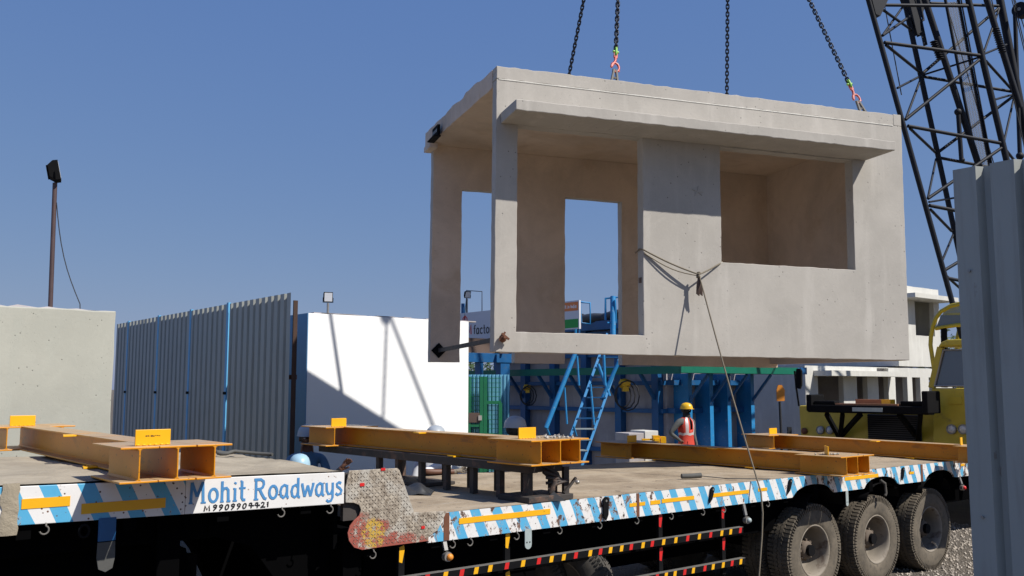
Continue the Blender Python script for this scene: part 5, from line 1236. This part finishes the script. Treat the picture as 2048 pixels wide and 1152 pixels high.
    hmx = Matrix.Translation(hc) @ rot @ Matrix.Rotation(cap_tilt, 4, 'X')
    b = MB()
    for sx in (-1, 1): b.ball((sx * .031, -.086, .012), (.013, .008, .008), n=8, k=5, mat=hmx)
    b.build('eyes', 'cloth_white', ob)
    b = MB()
    for sx in (-1, 1): b.ball((sx * .080, .01, .0), (.012, .022, .032), n=8, k=6, mat=hmx)
    b.box(-.022, .022, -.094, -.088, -.047, -.041, 0, hmx); b.build('ears_and_mouth', mats[0], ob)
    b = MB(); b.ball((0, .018, .02), (.084, .100, .085), n=16, k=10, mat=hmx); b.build('hair', 'cable_black', ob)
    b = MB(); hx = hmx @ Matrix.Translation((0, 0, .045)) @ Matrix.Scale(1.22, 4, (0, 1, 0))
    b.lathe([(.112, -.012), (.110, .0), (.106, .035), (.092, .075), (.066, .102), (.035, .114), (.0, .118)], 28, 0, hx)
    b.prism([(-.085, -.075), (-.06, -.115), (-.02, -.135), (.02, -.135), (.06, -.115), (.085, -.075)], -.014, -.006, 0, 'z', hx)
    for sx in (-.03, 0, .03): b.tube([hx @ V((sx, y, (.118 - 6.6 * y * y) if abs(sx) < .01 else (.112 - 6.6 * y * y))) for y in (-.08, -.05, -.02, .02, .05, .08)], .005, 5)
    b.lathe([(.112, -.013), (.118, -.010), (.112, -.005)], 28, 0, hx); b.build('helmet', hmat, o)
    if vest:
        b = MB(); lev = [(.78, .190, .145), (.88, .182, .14), (.98, .166, .128), (1.06, .158, .124), (1.11, .158, .126), (1.16, .164, .130), (1.22, .172, .137), (1.30, .178, .138), (1.37, .172, .125), (1.42, .145, .098), (1.455, .09, .075)]
        n = 32; fold = lambda i, z: 1 + .035 * sin(i * 1.9 + z * 23) * (1.25 - z) + .02 * sin(i * .8 + z * 41)
        vs = [(rx * fold(i, z) * cos(2 * pi * i / n), ry * fold(i, z) * sin(2 * pi * i / n), z + .008 * sin(i * 1.3)) for z, rx, ry in lev for i in range(n)]; fs = []; ms = []
        for j in range(len(lev) - 1):
            for i in range(n):
                ang = (2 * pi * (i + .5) / n); front = sin(ang) < 0
                if front and abs(cos(ang)) < .16 + 0 and j >= 7: continue
                if front and abs(cos(ang)) < .10 and j == 6: continue
                vs_m = 0
                if j == 4: vs_m = 1
                if .42 < abs(cos(ang)) < .66 and j >= 4: vs_m = 1
                if front and abs(cos(ang)) < .07: vs_m = 2
                b.add([vs[j * n + i], vs[j * n + (i + 1) % n], vs[(j + 1) * n + (i + 1) % n], vs[(j + 1) * n + i]], [(0, 1, 2, 3)], vs_m, True)
        vo = b.build('vest', ['vest_orange', 'reflective', 'hook_red'], o, weld=False)
        sm = vo.modifiers.new('weld', 'WELD'); sm.merge_threshold = .002; so2 = vo.modifiers.new('thick', 'SOLIDIFY'); so2.thickness = .012; so2.offset = 1
        b = MB(); b.box(-.1, -.03, -.133, -.128, .93, 1.0); b.build('pocket', 'vest_orange', vo)
    return o
painted('face_cover', (.022, .020, .020), .9, var=.3)
Yv = 18.6; hp_ = PY(1371, 805, Yv); top_z = hp_.z; kk = 1.03
footz = GZ + .0; kk = (top_z - .28) / 1.765
person('person in an orange safety vest and yellow helmet with one hand on the hip', (hp_.x, Yv, .28), radians(38), dict(
    shl=(-.195, .0, 1.385), shr=(.195, 0, 1.385), ell=(-.37, .10, 1.15), wrl=(-.20, -.03, 1.00), hdl=(.8, -.25, -.35), elr=(.25, .03, 1.12), wrr=(.255, -.06, .88), wide=1), ['face_cover', 'cloth_grey', 'cloth_dark', 'skin', 'cable_black'], True, 'helmet_yellow', True, turn=radians(12), k=kk)
b = MB(); b.box(-.9, 1.3, -.6, .8, 0, .28 - GZ); tag(b.build('low_plinth', 'concrete_dark', None, loc=(hp_.x, Yv, GZ)), 'low dark concrete slab under the feet of the man in the vest', 'slab')
def behind(px, py, wv, extra=0):
    s, z = side(px, py, wv); return T(s, wv, 0), z
def worker(label, px, py, wv, rz, P, mats, hm, turn=0, tilt=0, lean=None):
    p, z = behind(px, py, wv); k = (z - GZ) / 1.765
    hgt = k; 
    return person(label, (p.x, p.y, GZ), rz, P, mats, True, hm, None, turn, tilt, k)
worker('person in a white helmet and blue shirt standing next to the fence', 615, 848, 4.1, radians(15), dict(elr=(.25, -.12, 1.15), wrr=(.18, -.32, 1.10), ell=(-.27, -.02, 1.15), wrl=(-.24, -.22, 1.0)), ['skin', 'cloth_blue', 'cloth_dark', 'skin', 'cable_black'], 'helmet_white')
# forearm reaching over the deck
p2, z2_ = behind(872, 850, 2.95); k2_ = (z2_ - GZ) / 1.765
inv = lambda q, p=p2, k=k2_, a=radians(0): (Matrix.Rotation(-a, 4, 'Z') @ (q - V((p.x, p.y, GZ)))) / k
sE = side(853, 946, 2.55); sW = side(908, 943, 2.50)
el_ = inv(T(sE[0], 2.60, sE[1])); wr_ = inv(T(sW[0], 2.50, sW[1] + .0)); sD = side(935, 938, 2.45); hd_ = inv(T(sD[0], 2.45, sD[1])) - wr_
person('person in a grey helmet reaching a gloved hand over the deck', (p2.x, p2.y, GZ), 0, dict(elr=tuple(el_), wrr=tuple(wr_), hdr=tuple(hd_), bare=1, ell=(-.24, -.05, 1.13), wrl=(-.22, -.20, .95), shr=(.14, -.04, 1.37)), ['skin', 'cloth_white', 'cloth_dark', 'glove', 'cable_black'], True, 'helmet_white', None, 0, .1, k2_)
worker('person with covered face in a ribbed white helmet beside the raised yellow frame', 1028, 831, 2.85, radians(30), dict(elr=(.26, -.10, 1.16), wrr=(.22, -.30, 1.0), ell=(-.25, -.10, 1.15), wrl=(-.18, -.34, 1.02)), ['face_cover', 'cloth_grey', 'cloth_dark', 'glove', 'cable_black'], 'helmet_white', turn=radians(20))
# bending worker, helmet just above the front deck
p4 = PL(594, 904, E0 + V_ * 2.9, V_); k4 = .95
z4 = (p4.z - GZ) / k4; dy = .30
bend = dict(pel=(0, .22, .90), wai=(0, .13, 1.0), che=(0, -.02, 1.12), upc=(0, -.14, z4 - .36), nec=(0, -.20, z4 - .29), hb=(0, -.22, z4 - .235), hm=(0, -.235, z4 - .165), ht=(0, -.23, z4 - .105), chin=(0, -.285, z4 - .24), nose=(0, -.34, z4 - .18),
            hipl=(-.095, .20, .86), hipr=(.095, .20, .86), knl=(-.10, .05, .48), knr=(.10, .05, .48), shl=(-.175, -.14, z4 - .36), shr=(.175, -.14, z4 - .36), ell=(-.24, -.30, z4 - .52), elr=(.30, -.22, z4 - .30), wrl=(-.18, -.45, z4 - .50), wrr=(.42, -.30, z4 - .16))
person('person bending down in a pale blue helmet behind the front deck', (p4.x, p4.y, GZ), radians(20), bend, ['skin', 'cloth_dark', 'cloth_dark', 'skin', 'cable_black'], True, 'helmet_blue', None, 0, .1, k4)

# ------------------------------------------------------------------ glimpsed bush, added tree
def bush(name, label, cat, base, h, r, n, seed, trunk=.05):
    rnd = random.Random(seed); o = thing(name, label, cat, base)
    b = MB(); b.tube([(0, 0, 0), (.05, 0, h * .3), (0, .05, h * .6)], [trunk * 1.4, trunk, trunk * .6], 8)
    tips = []
    for k in range(9):
        a = k * .7; t = V((cos(a) * r * .6, sin(a) * r * .6, h * rnd.uniform(.5, .9))); tips.append(t); b.tube([(0, .02, h * rnd.uniform(.2, .5)), t * .6 + V((0, 0, h * .15)), t], [trunk * .6, trunk * .4, .01], 6)
    b.build('trunk', 'brown_ply', o)
    b = MB()
    for k in range(n):
        c_ = rnd.choice(tips); q = V((rnd.gauss(0, r * .27), rnd.gauss(0, r * .27), rnd.gauss(0, h * .13))) + c_
        d = V((rnd.uniform(-1, 1), rnd.uniform(-1, 1), rnd.uniform(-.6, .6))).normalized(); e = d.orthogonal().normalized(); L = rnd.uniform(.05, .11)
        b.add([q, q + d * L + e * L * .35, q + d * L * 2, q + d * L - e * L * .35], [(0, 1, 2, 3)])
    b.build('foliage', 'leaf', o, weld=False); return o
p = PY(945, 775, 31); bush('bush', 'leafy green bush showing through the gap under the blue beam', 'bush', V((p.x, p.y, GZ)), 3.3, 1.6, 3500, 3)
p = PY(1925, 700, 29); bush('tree', 'leafy tree added behind the crane cab in place of leaves mirrored in its glass', 'tree', V((p.x, p.y, GZ)), 3.6, 1.5, 5000, 5, .12)  # added tree, stands in for leaves reflected in the cab glass
p = PY(975, 775, 34); b = MB(); b.box(0, 3, 0, 4, 0, 2.8); b.box(1.2, 1.8, -.05, -.001, 1.3, 2.1, 1); o = tag(b.build('far_building', ['concrete_far', 'cable_black'], None, loc=(p.x, p.y, GZ)), 'pale far building glimpsed through the gap beneath the sign', 'building')
